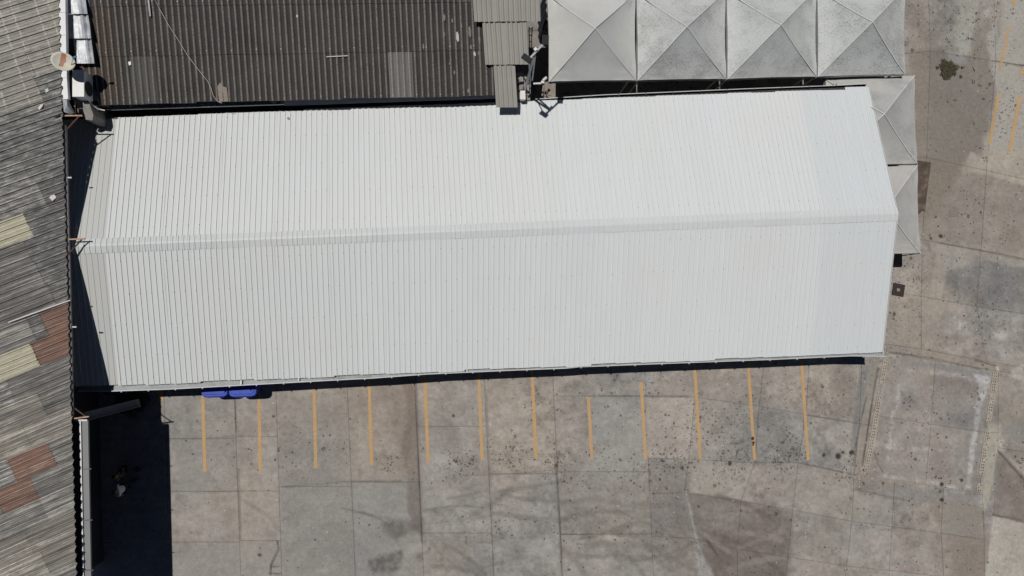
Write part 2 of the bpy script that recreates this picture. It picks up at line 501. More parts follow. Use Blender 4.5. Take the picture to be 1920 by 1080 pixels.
BLOBS = [(1573,857,6,.9),(1545,853,3.5,.9),(1597,849,5,.9),(1581,849,3.5,.8),(1766,908,4,.95),(1766,938,4,.95),(1763,922,2.5,.8),
 (1803,900,3,.95),(1716,861,2.5,.95),(1764,896,2,.7),(1768,865,1.8,.8),(1850,692,2.2,.8),(1849,713,1.6,.8),(1764,443,4,.9),(1745,447,3,.7),
 (1369,868,4,.8),(1279,878,3,.8),(1243,864,3,.8),(1163,863,2.6,.8),(855,864,2.5,.9),(851,780,2.4,.9),(513,781,2.4,.8),(487,1041,3,.8),
 (1043,872,3.5,.7),(1309,950,2,.8),(1270,934,2,.7),(1595,935,1.8,.9),(1579,961,1.5,.9),(1685,1057,1.7,.9),(1795,105,2,.8),(1742,57,1.7,.7),
 (1824,155,2,.8),(1730,310,1.6,.7),(1743,372,2,.5),(1735,201,1.6,.8),(1714,263,1.4,.8),(1676,588,3,.9),(1640,925,1.5,.7)]
SPOTS = [(1250,868,66,34,1.25),(1370,866,46,48,1.25),(960,850,55,34,.95),(862,868,40,28,1.0),(733,868,20,22,.85),(1475,850,50,46,1.0),
 (1040,875,40,40,.75),(1600,880,34,40,.85),(1300,800,90,60,.45),(1130,860,40,30,.35),(1700,520,40,60,.5),(1670,620,60,60,.25),
 (580,840,90,60,.2),(1750,800,90,110,.16),(1300,720,250,30,.2),(1810,60,100,70,.3),(1840,400,80,60,.3),(1850,560,80,90,.25),
 (1690,960,120,60,.12),(1750,905,70,25,.35),(1400,770,60,50,.35),(450,850,140,80,.08),(1520,740,80,40,.35),(1890,210,40,60,.4)]

_r2 = random.Random(5)
for _k in range(46):      # turning tyre sweeps over the lower yard
    _x = _r2.uniform(780, 1420); _y = _r2.uniform(915, 1090); _a = _r2.uniform(-.45, .25) if _r2.random() < .75 else _r2.uniform(.5, .9)
    _c = _r2.uniform(-.12, .12); _L = _r2.uniform(12, 26); _P = []
    for _j in range(7):
        _P.append((_x, _y)); _x += _L * math.cos(_a); _y += _L * math.sin(_a) * .9; _a += _c
    _d = _r2.choice([(112, 108, 102), (108, 105, 99), (152, 148, 141)])
    LINES.append((_d, _P, _r2.choice([.04, .08, .12]), _r2.uniform(.28, .55)))

def paint(x, y):
    n1 = fbm(x, y, 0.35, 1); n2 = fbm(x, y, 1.3, 5, 5); n3 = fbm(x, y, 5.5, 9, 4)
    base = np.stack([np.full(x.shape, 148.), np.full(x.shape, 143.), np.full(x.shape, 137.)], -1)
    warm = (n1 - .5)[:, None] * np.array([10., 0., -9.])
    n4 = fbm(x * .35 + y * .1, y - x * .12, 2.6, 13, 5, .62)
    tone = ((n2 - .5) * 42 + (n1 - .5) * 26 + (n3 - .5) * 36 + (n4 - .5) * 26)[:, None]
    dk = sstep(.60, .74, fbm(x, y, 1.9, 91, 5, .66))[:, None]
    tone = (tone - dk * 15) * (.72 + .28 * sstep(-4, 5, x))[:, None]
    c = base + warm + tone
    wx = (fbm(x, y, 1.1, 21) - .5) * .55 + (fbm(x, y, 5, 22) - .5) * .16
    wy = (fbm(x, y, 1.1, 31) - .5) * .55 + (fbm(x, y, 5, 32) - .5) * .16
    for k, (rgb, P, soft, op, br) in enumerate(PATCH):
        if sum(rgb) > 462: rgb = tuple(q + 6 + 3 * (i_ == 2) for i_, q in enumerate(rgb))
        else: rgb = (rgb[0] + 4, rgb[1] + 6, rgb[2] + 8)
        Q = W(P); q = np.array(Q)
        sel = (x > q[:, 0].min() - 1.2) & (x < q[:, 0].max() + 1.2) & (y > q[:, 1].min() - 1.2) & (y < q[:, 1].max() + 1.2)
        if not sel.any(): continue
        amt = min(1.0, soft * 3.5 + .12)
        xs, ys = x[sel], y[sel]
        d = sdpoly(xs + wx[sel] * amt, ys + wy[sel] * amt, Q)
        m = sstep(-soft, soft, d)
        if br > 0:
            b = fbm(xs, ys, 2.2 + 3 * (k % 3), 40 + k, 5, .65)
            m = m * (1 - br * sstep(.62, .38, b))
        m = (m * op)[:, None]
        keep = 1 - .62 * m
        c[sel] = c[sel] * (1 - m) + (np.array(rgb, float) + (tone + warm)[sel] * (.10 if op >= .92 else .38) * m) * m
    for rgb, P, hw, op in LINES:
        Q = W(P); q = np.array(Q)
        sel = (x > q[:, 0].min() - .4) & (x < q[:, 0].max() + .4) & (y > q[:, 1].min() - .4) & (y < q[:, 1].max() + .4)
        if not sel.any(): continue
        xs, ys = x[sel], y[sel]
        d = sdline(xs + wx[sel] * .05, ys + wy[sel] * .05, Q)
        h2 = max(hw, .018)
        m = sstep(h2 + .04 + h2 * .5, h2 * .35, d) * op * (.55 + .45 * sstep(.35, .6, fbm(xs, ys, 1.7, 77)))
        c[sel] = c[sel] * (1 - m[:, None]) + np.array(rgb, float) * m[:, None]
    for px, py, r, op in BLOBS:
        p = at(px, py); rr = r / 41.
        sel = (abs(x - p.x) < rr * 2.5) & (abs(y - p.y) < rr * 2.5)
        if not sel.any(): continue
        d = np.hypot(x[sel] - p.x + wx[sel] * rr * 2, y[sel] - p.y + wy[sel] * rr * 2)
        m = (sstep(rr * 1.25, rr * .7, d) * op)[:, None]
        c[sel] = c[sel] * (1 - m) + np.array([52., 49., 46.]) * m
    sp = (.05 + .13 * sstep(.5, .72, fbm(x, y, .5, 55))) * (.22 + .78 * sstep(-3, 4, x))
    for px, py, rx, ry, dn in SPOTS:
        p = at(px, py)
        d = np.hypot((x - p.x) / (rx / 41), (y - p.y) / (ry / 41))
        sp = np.maximum(sp, dn * sstep(1.35, .3, d + (n2 - .5) * .8))
    c = np.clip(c, 20, 235) / 255.
    c = np.where(c <= .04045, c / 12.92, ((c + .055) / 1.055) ** 2.4) / K
    return c, sp

def ground_mat():
    m, t, b = new_mat('worn_concrete')
    a = N(t, 'ShaderNodeVertexColor', layer_name='Col')
    s = N(t, 'ShaderNodeAttribute', attribute_name='Spot')
    v = coords(t)
    f1 = noise(t, v, 22, 5, .7); f2 = noise(t, v, 6, 5, .65)
    col = mix(t, 1.0, a.outputs[0], ramp(t, f1, [(.25, .74), (.75, 1.22)]), 'MULTIPLY')
    col = mix(t, 1.0, col, ramp(t, f2, [(.3, .86), (.7, 1.12)]), 'MULTIPLY')
    tot = None
    for sc, rad, cut in ((6.8, .42, 1.15), (3.1, .30, 2.4), (12, .42, 1.1)):
        vo = N(t, 'ShaderNodeTexVoronoi', feature='F1')
        vo.inputs['Scale'].default_value = sc
        dis = t.nodes.new('ShaderNodeVectorMath'); dis.operation = 'ADD'
        nn = N(t, 'ShaderNodeTexNoise'); nn.inputs['Scale'].default_value = sc * 2.2
        t.links.new(v, nn.inputs['Vector'])
        sc2 = t.nodes.new('ShaderNodeVectorMath'); sc2.operation = 'SCALE'; sc2.inputs['Scale'].default_value = .55 / sc
        t.links.new(nn.outputs['Color'], sc2.inputs[0])
        t.links.new(v, dis.inputs[0]); t.links.new(sc2.outputs[0], dis.inputs[1])
        t.links.new(dis.outputs[0], vo.inputs['Vector'])
        sep = t.nodes.new('ShaderNodeSeparateColor'); t.links.new(vo.outputs['Color'], sep.inputs[0])
        on = math_n(t, 'LESS_THAN', math_n(t, 'MULTIPLY', sep.outputs[0], cut), s.outputs['Fac'])
        r = math_n(t, 'MULTIPLY', math_n(t, 'MULTIPLY_ADD', sep.outputs[1], .75, .25), rad)
        dot = math_n(t, 'LESS_THAN', vo.outputs['Distance'], r)
        dd = math_n(t, 'MULTIPLY', on, dot)
        dd = math_n(t, 'MULTIPLY', dd, math_n(t, 'MULTIPLY_ADD', sep.outputs[2], .5, .48))
        tot = dd if tot is None else math_n(t, 'MAXIMUM', tot, dd)
    col = mix(t, tot, col, (.045, .042, .04))
    # pale grit
    vo = N(t, 'ShaderNodeTexVoronoi', feature='F1'); vo.inputs['Scale'].default_value = 5
    t.links.new(v, vo.inputs['Vector'])
    sep = t.nodes.new('ShaderNodeSeparateColor'); t.links.new(vo.outputs['Color'], sep.inputs[0])
    gr = math_n(t, 'MULTIPLY', math_n(t, 'LESS_THAN', vo.outputs['Distance'], .13), math_n(t, 'GREATER_THAN', sep.outputs[0], .965))
    col = mix(t, math_n(t, 'MULTIPLY', gr, .8), col, (.62, .6, .56))
    t.links.new(col, b.inputs['Base Color'])
    b.inputs['Roughness'].default_value = .92
    b.inputs['Specular IOR Level'].default_value = .25
    bump(t, b, f1, .25, .01)
    return m
M_ground = ground_mat()

def grid_sheet(name, quad, z, cell, mat, parent, tint=(1, 1, 1), edge=0.0, skirt=.03, **kw):
    """a slab: bilinear grid over four corners, with its own edge depth and recorded wear"""
    P = [Vector((*p, 0)) for p in quad]
    Lu = max((P[1] - P[0]).length, (P[2] - P[3]).length); Lv = max((P[3] - P[0]).length, (P[2] - P[1]).length)
    nu = max(2, int(Lu / cell)); nv = max(2, int(Lv / cell))
    U, V = np.meshgrid(np.linspace(0, 1, nu + 1), np.linspace(0, 1, nv + 1))
    U = U.ravel(); V = V.ravel()
    q = np.array([[p.x, p.y] for p in P])
    xy = (q[0] * ((1 - U) * (1 - V))[:, None] + q[1] * (U * (1 - V))[:, None] + q[2] * (U * V)[:, None] + q[3] * ((1 - U) * V)[:, None])
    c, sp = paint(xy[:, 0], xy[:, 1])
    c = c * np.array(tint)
    if edge > 0:
        du = np.minimum(U, 1 - U) * Lu; dv = np.minimum(V, 1 - V) * Lv
        k = fbm(xy[:, 0], xy[:, 1], .8, 60)
        e = sstep(.07, .0, np.minimum(du, dv)) * edge * sstep(.35, .65, k)
        c = c * (1 - e[:, None])
    n = len(U)
    idx = np.arange((nu + 1) * (nv + 1)).reshape(nv + 1, nu + 1)
    a = idx[:-1, :-1].ravel(); b_ = idx[:-1, 1:].ravel(); c_ = idx[1:, 1:].ravel(); d_ = idx[1:, :-1].ravel()
    faces = np.stack([a, b_, c_, d_], 1)
    ring = np.concatenate([idx[0, :], idx[1:, -1], idx[-1, -2::-1], idx[-2:0:-1, 0]])
    m = len(ring)
    sk_idx = np.arange(n, n + m)
    sf = np.stack([ring, sk_idx, np.roll(sk_idx, -1), np.roll(ring, -1)], 1)
    faces = np.concatenate([faces, sf])
    o0 = xy.mean(0)
    zt = np.zeros(n)
    co = np.concatenate([np.column_stack([xy - o0, zt]), np.column_stack([xy[ring] - o0, np.full(m, -skirt)])])
    cc = np.concatenate([c, c[ring] * .92]); ss = np.concatenate([sp, sp[ring]])
    me = bpy.data.meshes.new(name)
    me.vertices.add(len(co)); me.vertices.foreach_set('co', co.ravel())
    me.loops.add(faces.size); me.loops.foreach_set('vertex_index', faces.ravel().astype(np.int32))
    me.polygons.add(len(faces)); me.polygons.foreach_set('loop_start', np.arange(0, faces.size, 4, dtype=np.int32))
    me.update(calc_edges=True)
    ca = me.color_attributes.new('Col', 'FLOAT_COLOR', 'POINT')
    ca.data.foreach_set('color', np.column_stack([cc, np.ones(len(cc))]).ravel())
    sa = me.attributes.new('Spot', 'FLOAT', 'POINT'); sa.data.foreach_set('value', ss)
    me.materials.append(mat)
    o = bpy.data.objects.new(name, me); COL.objects.link(o)
    o.location = (o0[0], o0[1], z - (parent.location.z if parent else 0))
    if parent: o.parent = parent
    return tag(o, **kw)

# base sheet to the horizon: compacted soil and old concrete under and beyond the slabs
M_far = plain('dusty_yard_ground', A(128, 121, 112), .95, 0, .2, .6, .3, (*A(104, 97, 88), .5))
gb = MB()
gb.add([(-600, -600, -.05), (600, -600, -.05), (600, 600, -.05), (-600, 600, -.05)], [(0, 1, 2, 3)])
ground = gb.build('ground', M_far, kind='structure')
ground.location = (0, 0, -.05)
for v_ in ground.data.vertices: v_.co.z = 0
M_joint = plain('joint_fill', (.29, .27, .25), .95, 0, .3, 5)
gb = MB(); gb.add([(-27, -22, -.005), (40, -22, -.005), (40, 24, -.005), (-27, 24, -.005)], [(0, 1, 2, 3)])
jf = gb.build('joint_fill', M_joint, ground)

# slabs ------------------------------------------------------------
def slab(q, tint=1.0, cell=.058, z=0.0, gap=.0008):
    c = Vector((sum(p[0] for p in q) / 4, sum(p[1] for p in q) / 4))
    qq = []
    for p in q:
        d = Vector(p) - c
        qq.append(tuple(Vector(p) - d.normalized() * gap * 1.4))
    if (qq[1][0] - qq[0][0]) * (qq[2][1] - qq[0][1]) - (qq[1][1] - qq[0][1]) * (qq[2][0] - qq[0][0]) < 0:
        qq = [qq[0], qq[3], qq[2], qq[1]]
    w_ = random.uniform(-.02, .02)
    tn = tint * random.uniform(.95, 1.045)
    grid_sheet('slab', qq, z + random.uniform(-.002, .002), cell, M_ground, ground, (tn + w_, tn, tn - w_), edge=random.choice([.0, .0, .05, .12]))

def Wp(px, py):
    p = at(px, py); return (p.x, p.y)

cols = [(-20, -20), (142, 152), (306, 316), (437, 452), (515, 529), (648, 667), (774, 795), (905, 926.5), (1034, 1055), (1207, 1226)]
ymin, ymax = 640, 1180
def colx(c, y): return c[0] + (c[1] - c[0]) * (y - 640) / 440.
rows = [[640, 860, 1180], [640, 822, 1016, 1180], [640, 823, 922, 1017, 1180], [640, 819, 921, 1014, 1180], [640, 913, 1180],
        [640, 904, 1180], [640, 800, 1000, 1180], [640, 889, 1180], [640, 743, 885, 1002, 1180]]
for i, rw in enumerate(rows):
    for j in range(len(rw) - 1):
        y0, y1 = rw[j], rw[j + 1]
        slab([Wp(colx(cols[i], y0), y0), Wp(colx(cols[i + 1], y0), y0), Wp(colx(cols[i + 1], y1), y1), Wp(colx(cols[i], y1), y1)])
# skewed pour, lower right; a lattice of corner points
def lattice(Pt, tint=None):
    for j in range(len(Pt) - 1):
        for i in range(len(Pt[j]) - 1):
            slab([Wp(*Pt[j][i]), Wp(*Pt[j][i + 1]), Wp(*Pt[j + 1][i + 1]), Wp(*Pt[j + 1][i])])
lattice([
 [(1207, 640), (1310, 640), (1438, 640), (1520, 640), (1618, 640)],
 [(1210, 744), (1304, 745), (1424, 762), (1512, 778), (1612, 795)],
 [(1215, 860), (1292, 862), (1416, 868), (1497, 868), (1602, 890)],
 [(1219, 926), (1284, 924), (1390, 940), (1487, 957), (1598, 978)],
 [(1223, 1006), (1303, 1010), (1383, 1030), (1478, 1045), (1588, 1062)],
 [(1233, 1180), (1345, 1180), (1385, 1180), (1462, 1180), (1573, 1180)]])
lattice([
 [(1618, 640), (1664, 648), (1664.5, 648)],
 [(1612, 795), (1642, 799), (1642.5, 799)],
 [(1602, 890), (1627, 893), (1627.5, 893)]][:3] and [
 [(1618, 640), (1664, 648)], [(1612, 795), (1642, 799)], [(1602, 890), (1627, 893)]])
lattice([
 [(1664, 662), (1754, 676), (1872, 696)],
 [(1646, 780), (1746, 796), (1853, 812)],
 [(1628, 893), (1736, 909), (1836, 925)]])
lattice([
 [(1602, 890), (1678, 902), (1770, 916), (1843, 927)],
 [(1598, 978), (1673, 988), (1765, 1000), (1846, 1012)],
 [(1588, 1062), (1668, 1070), (1770, 1082), (1846, 1092)],
 [(1573, 1180), (1660, 1180), (1770, 1180), (1846, 1180)]])
slab([Wp(1850, 678), Wp(1990, 700), Wp(1990, 714), Wp(1872, 696)])
lattice([
 [(1872, 696), (1990, 714)], [(1872, 840), (1990, 858)], [(1863, 966), (1990, 988)], [(1846, 1100), (1990, 1110)], [(1846, 1180), (1990, 1180)]])
slab([Wp(1853, 812), Wp(1872, 812), Wp(1863, 966), Wp(1843, 927)])
slab([Wp(1863, 696), Wp(1872, 696), Wp(1872, 812), Wp(1853, 812)])
slab([Wp(1843, 927), Wp(1863, 966), Wp(1846, 1100), Wp(1846, 1012)])
# right-hand yard
lattice([
 [(1500, -80), (1620, -80), (1740, -80), (1862, -80), (1990, -80)],
 [(1500, 110), (1620, 110), (1745, 96), (1868, 115), (1990, 134)],
 [(1500, 290), (1620, 290), (1738, 296), (1850, 320), (1990, 352)],
 [(1500, 440), (1620, 440), (1730, 450), (1840, 470), (1990, 498)],
 [(1500, 540), (1615, 540), (1728, 556), (1832, 575), (1990, 600)],
 [(1500, 638), (1618, 640), (1728, 655), (1850, 678), (1990, 700)]])
slab([Wp(1618, 640), Wp(1728, 655), Wp(1754, 676), Wp(1664, 662)])
slab([Wp(1728, 655), Wp(1850, 678), Wp(1872, 696), Wp(1754, 676)])
# concrete strip below the tents and behind the shelter
slab([Wp(960, 60), Wp(1500, 40), Wp(1500, 300), Wp(960, 300)], .9, .25)
slab([Wp(960, -120), Wp(1500, -120), Wp(1500, 40), Wp(960, 60)], .9, .25)
# floor inside the shelter
slab([Wp(130, 300), Wp(960, 300), Wp(960, 640), Wp(130, 640)], .9, .5)
slab([Wp(960, 300), Wp(1500, 300), Wp(1500, 640), Wp(960, 640)], .9, .5)

# ------------------------------------------------------------------ painted bay lines
def line_mat():
    m, t, b = new_mat('worn_yellow_paint')
    v = coords(t)
    f = noise(t, v, 14, 6, .7); g = noise(t, v, 1.6, 3)
    col = mix(t, ramp(t, g, [(.3, 0), (.7, 1)]), A(192, 154, 99), A(178, 146, 108))
    col = mix(t, ramp(t, f, [(.50, 0), (.66, .85)]), col, A(150, 134, 112))
    t.links.new(col, b.inputs['Base Color']); b.inputs['Roughness'].default_value = .8
    al = math_n(t, 'ADD', noise(t, v, 30, 5, .7), math_n(t, 'MULTIPLY', noise(t, v, 1.1, 2), .45))
    a = N(t, 'ShaderNodeAttribute', attribute_name='Fade')
    cut = math_n(t, 'SUBTRACT', al, a.outputs['Fac'])
    t.links.new(ramp(t, cut, [(.30, 0), (.36, 1)]), b.inputs['Alpha'])
    return m
M_line = line_mat()
def pline(a, b, wpx=5.6, fade0=0.0, fade1=0.0):
    A0, B0 = Vector((*Wp(*a), .007)), Vector((*Wp(*b), .007))
    d = B0 - A0; L = d.length; u = d / L; s = Vector((-u.y, u.x, 0))
    n = 24; hw = wpx / 2 / 41.3
    vs, fs, fd = [], [], []
    for i in range(n + 1):
        t = i / n
        k = 1 + .06 * math.sin(t * 37 + a[0])
        for sgn in (-1, 1):
            vs.append(A0 + u * L * t + s * hw * sgn * k); fd.append(fade0 + (fade1 - fade0) * t)
    for i in range(n): fs.append((2 * i, 2 * i + 2, 2 * i + 3, 2 * i + 1))
    mb = MB(); mb.add(vs, fs)
    o = mb.build('parking_line', M_line, ground)
    at_ = o.data.attributes.new('Fade', 'FLOAT', 'POINT'); at_.data.foreach_set('value', fd)
    return o
for a, b, f0, f1 in [((379, 700), (384.5, 885), .05, .1), ((484.5, 700), (488.5, 884), .02, .08), ((588.5, 700), (592.3, 878), .08, .16),
    ((691, 690), (697, 871), 0, .04), ((795.5, 685), (803, 867), 0, .02), ((897, 680), (904, 863), 0, 0), ((997.5, 690), (1005, 860), 0, 0),
    ((1103, 745), (1110, 860), 0, .05), ((1202, 716), (1210.5, 861), 0, .02), ((1302, 680), (1313, 861), 0, 0),
    ((1402.5, 680), (1415, 862), 0, 0), ((1502.5, 675), (1515, 862), 0, 0)]:
    pline(a, b, 5.8, f0 + .05, f1 + .09)
pline((299.5, 680), (300.8, 752), 9, .0, .0)
pline((1891, 52), (1875, 130), 5.0, .16, .2); pline((1904, -30), (1900, 10), 6, 0, 0)
pline((1872, 176), (1854, 272), 6, .26, .3); pline((1912, 181), (1893, 284), 6.5, .12, .16); pline((1921, 125), (1914, 140), 6, .1, .15)
# burnt rusty stain on one line
M_stain = plain('rusty_oil_stain', (.06, .03, .015), .8, 0, .3, 20)
for px, py, r in ((1411, 822, 3.0), (1412.5, 830, 2.4), (1412, 834, 1.6)):
    p = at(px, py); mb = MB()
    pts = [(p.x + r / 41 * (1 + .3 * random.random()) * math.cos(k * .7), p.y + r / 41 * (1 + .4 * random.random()) * math.sin(k * .7)) for k in range(9)]
    mb.poly(pts, .009, .0115); mb.build('stain', M_stain, ground)

# ------------------------------------------------------------------ hollow-block foundation strips
M_block = plain('sandy_block', A(164, 156, 144), .95, 0, .22, 7, .5, (*A(120, 110, 98), .6))
M_hole = plain('block_core_dark', (.05, .043, .036), .95)  # dark colour given to the block cores
def block_strip(a, b, wpx, label):
    A0, B0 = Vector((*Wp(*a), 0)), Vector((*Wp(*b), 0))
    d = B0 - A0; L = d.length; u = d / L; s = Vector((-u.y, u.x, 0))
    t = empty('foundation_strip', A0, label, 'low wall')
    n = int(L / .41); wd = wpx / 41.3
    for i in range(n):
        if random.random() < .04: continue
        c = A0 + u * (i + .5) * .41 + s * random.uniform(-.012, .012)
        l = .395; top = .035 + random.uniform(-.008, .012)
        ang = random.uniform(-.03, .03)
        uu = Matrix.Rotation(ang, 3, 'Z') @ u; ss = Matrix.Rotation(ang, 3, 'Z') @ s
        # top with six cores: cell lattice with hole cells sunk
        us = [-l / 2]
        for k in range(3):
            cc = -l / 2 + l * (k + .5) / 3
            us += [cc - .033, cc + .033]
        us.append(l / 2)
        vs_ = [-wd / 2, -wd * .30, -wd * .09, wd * .09, wd * .30, wd / 2]
        mb = MB(); vv = []; idx = {}
        for ii, a1 in enumerate(us):
            for jj, b1 in enumerate(vs_):
                idx[ii, jj] = len(vv); vv.append(c + uu * (a1 + random.uniform(-.006, .006)) + ss * (b1 + random.uniform(-.006, .006)) + Vector((0, 0, top)))
        fs = []; holes = []
        for ii in range(len(us) - 1):
            for jj in range(len(vs_) - 1):
                f = (idx[ii, jj], idx[ii + 1, jj], idx[ii + 1, jj + 1], idx[ii, jj + 1])
                if ii % 2 == 1 and jj in (1, 3) and random.random() < .9: holes.append(f)
                else: fs.append(f)
        per = [idx[k, 0] for k in range(len(us))] + [idx[len(us) - 1, k] for k in range(1, len(vs_))] + [idx[k, len(vs_) - 1] for k in range(len(us) - 2, -1, -1)] + [idx[0, k] for k in range(len(vs_) - 2, 0, -1)]
        b0 = len(vv)
        for k in per: vv.append(Vector((vv[k].x, vv[k].y, -.02)))
        for k in range(len(per)): fs.append((per[k], b0 + k, b0 + (k + 1) % len(per), per[(k + 1) % len(per)]))
        mb.add(vv, fs)
        o = mb.build('block', M_block, t)
        hb = MB()
        for f in holes:
            q = [vv[k] for k in f]; b1 = len(hb.v)
            qq = q + [Vector((p.x, p.y, -.015)) for p in q]
            hb.add(qq, [(0, 1, 5, 4), (1, 2, 6, 5), (2, 3, 7, 6), (3, 0, 4, 7), (4, 5, 6, 7)])
        hb.build('core_hole', M_hole, o, kind='stuff')
block_strip((1661, 672), (1622, 895), 9.5, 'left strip of pale hollow blocks running down from the corner of the white roof')
block_strip((1866, 697), (1834, 925), 10, 'right strip of sandy hollow blocks beside the whitish mortar band')

# ------------------------------------------------------------------ MAIN SHELTER: long white gable roof
Z_E, Z_R = 2.8, 4.28
EU0, EU1 = at(118, 222, Z_E), at(1629, 165.5, Z_E)       # north eave
ER0, ER1 = at(88, 463.5, Z_R), at(1683, 400, Z_R)      # ridge
ES0, ES1 = at(118, 728, Z_E), at(1654.5, 661.5, Z_E)   # south eave
ctr = (EU0 + EU1 + ES0 + ES1) / 4
hall = empty('shelter', (ctr.x, ctr.y, 0), 'long white ribbed metal gable roof shelter between the tents and the striped parking bays', 'building')
NS = 32
RIB = [(0, 0)]
def profile(Wd, nr=5, hgt=.03, minor=False, lap=True):
    p = [(-.012, -.004)] if lap else []
    pitch = Wd / nr
    for k in range(nr):
        x = pitch * (k + .5)
        p += [(x - .024, 0), (x - .012, hgt), (x + .008, hgt), (x + .015, 0)]
        if minor:
            y = pitch * (k + 1) - .01
            if k < nr - 1: p += [(y - .014, 0), (y - .006, hgt * .6), (y + .005, hgt * .6), (y + .01, 0)]
    p.append((Wd, 0))
    return p
screws = MB()
for side, (E0, E1) in (('n', (EU0, EU1)), ('s', (ES0, ES1))):
    for i in range(NS):
        t0, t1 = i / NS, (i + 1) / NS; tm = (t0 + t1) / 2
        r0, r1 = ER0.lerp(ER1, t0), ER0.lerp(ER1, t1)
        e0, e1 = E0.lerp(E1, t0), E0.lerp(E1, t1)
        rm, em = (r0 + r1) / 2, (e0 + e1) / 2
        u = (r1 - r0).normalized(); Wd = (r1 - r0).length
        v = em - rm; v = v - u * v.dot(u) * .0; L = v.length; v.normalize()
        # widths differ slightly at the eave: fan the sheet
        n = u.cross(v); n = n if n.z > 0 else -n; n.normalize()
        last = i >= NS - 3
        first = tm < .075
        pr_ = profile(Wd, 5, .016 if first else (.02 if last else .03), last)
        mat = M_roof_old if first else (M_roof_e if last else M_roof_n)
        # staggered sheet ends
        Lx = L + random.uniform(-.02, .02)
        if side == 's':
            Lx = L + .018 * (i % 5) - .05 + random.uniform(-.01, .01)
            if i >= NS - 4: Lx = L - .02
        if side == 'n':
            if i < 9: Lx -= .05
            if i == NS - 1: Lx += .10
        fan = ((e1 - e0).length) / Wd
        vs, fs = [], []; m = len(pr_); seg = 3
        lap = (.004 if i % 2 else 0) + (-.012 if last or first else 0)
        for j in range(seg + 1):
            tt = .03 + (Lx - .03) * j / seg
            f = 1 + (fan - 1) * tt / L
            off = (1 - f) * Wd / 2
            for a, h in pr_:
                vs.append(r0 + u * (a * f + off) + v * tt + n * (h + lap + .004 * math.sin(i * 2.1 + j * 1.9)))
        for j in range(seg):
            for k in range(m - 1):
                a = j * m + k; fs.append((a, a + 1, a + m + 1, a + m))
        mb = MB(); mb.add(vs, fs)
        mb.build('roof_sheet', mat, hall)
        if not first:
            for rowi, fr in enumerate((.12, .34, .56, .78, .95)):
                for k in range(5):
                    if (k + rowi + i) % 2: continue
                    if random.random() < .4: continue
                    x = Wd / 5 * (k + .5) - .002
                    p = r0 + u * x + v * (L * fr + random.uniform(-.03, .03)) + n * (pr_[3][1] + lap + .004)
                    r = .0115
                    screws.add([p - u * r - v * r, p + u * r - v * r, p + u * r + v * r, p - u * r + v * r, p + n * .008], [(0, 1, 4), (1, 2, 4), (2, 3, 4), (3, 0, 4)])
screws.build('screw', M_screw, hall, kind='stuff')
# ridge cap pieces
NC = 11
un = (ER1 - ER0).normalized()
for i in range(NC):
    t0, t1 = i / NC, (i + 1) / NC
    r0, r1 = ER0.lerp(ER1, t0), ER0.lerp(ER1, t1)
    u = (r1 - r0).normalized(); Wd = (r1 - r0).length
    tm = (t0 + t1) / 2
    vn = (EU0.lerp(EU1, tm) - ER0.lerp(ER1, tm)).normalized(); vs_ = (ES0.lerp(ES1, tm) - ER0.lerp(ER1, tm)).normalized()
    off = .004 * (i % 2)
    nr = 15 if i < NC - 1 else 13
    pr_ = profile(Wd + .03, nr, .024)
    mb = MB()
    vv, fs = [], []; m = len(pr_)
    nn_ = u.cross(vs_); nn_ = nn_ if nn_.z > 0 else -nn_
    nm_ = u.cross(vn); nm_ = nm_ if nm_.z > 0 else -nm_
    for (vd, dist, nrm) in ((vn, .26, nm_), (vn, .03, nm_), (vs_, .03, nn_), (vs_, .30, nn_)):
        for a, h in pr_:
            vv.append(r0 + u * a + vd * dist + nrm * (h + .012 + off + (.006 if dist < .1 else 0)))
    for j in range(3):
        for k in range(m - 1):
            a = j * m + k; fs.append((a, a + 1, a + m + 1, a + m))
    mb.add(vv, fs); mb.build('ridge_cap', M_cap, hall)
# gable trims at the east end
for a, b in ((ER1, EU1), (ER1, ES1)):
    mb = MB(); mb.bar(a + Vector((.02, 0, -.05)), b + Vector((.02, 0, -.05)), .03, .12); mb.build('gable_trim', M_gutter_rim, hall)
# south gutter: tapering open trough
g0, g1 = at(205, 733, 2.62), at(1657, 668, 2.62)
def g_at(px, py, z=2.62): return at(px, py, z)
inner = [(150, 734), (205, 729), (320, 723), (450, 717), (640, 709), (800, 701), (960, 693.5), (1060, 689), (1100, 684), (1250, 678), (1450, 672), (1592, 666), (1607, 664)]
outer = [(150, 736), (205, 735), (320, 731), (450, 722.5), (640, 711), (705, 708), (800, 701.5), (960, 696.5), (1060, 692), (1085, 689), (1250, 683), (1450, 674.5), (1592, 667), (1607, 665.5)]
outer = [(150, 733), (205, 733), (320, 729), (450, 722), (640, 711.5), (700, 708.5), (800, 701), (960, 693.8), (1060, 690), (1085, 687.5), (1250, 681), (1450, 673.5), (1592, 667), (1658, 667.8)]
gut = empty('south_gutter', g_at(900, 697), 'grey open metal gutter along the lower eave above the parking bays', 'gutter')
for a, b in zip(outer[:-1], outer[1:]):
    P0, P1 = g_at(*a), g_at(*b)
    d = (P1 - P0).normalized(); s = Vector((-d.y, d.x, 0))
    mb = MB()
    wd = .30
    prof = [(-.0, .09), (0.0, 0.0), (wd, .0), (wd, .10)]
    mb.add([P0 + s * q + Vector((0, 0, h)) for q, h in prof] + [P1 + s * q + Vector((0, 0, h)) for q, h in prof], [(0, 1, 5, 4), (1, 2, 6, 5), (2, 3, 7, 6)])
    mb.build('trough', M_gutter, gut)
    mb = MB(); mb.bar(P0 + Vector((0, 0, .10)), P1 + Vector((0, 0, .10)), .035, .022); mb.build('rim', M_gutter_rim, gut)
nb = 27
Lg0, Lg1 = outer[1], outer[-1]
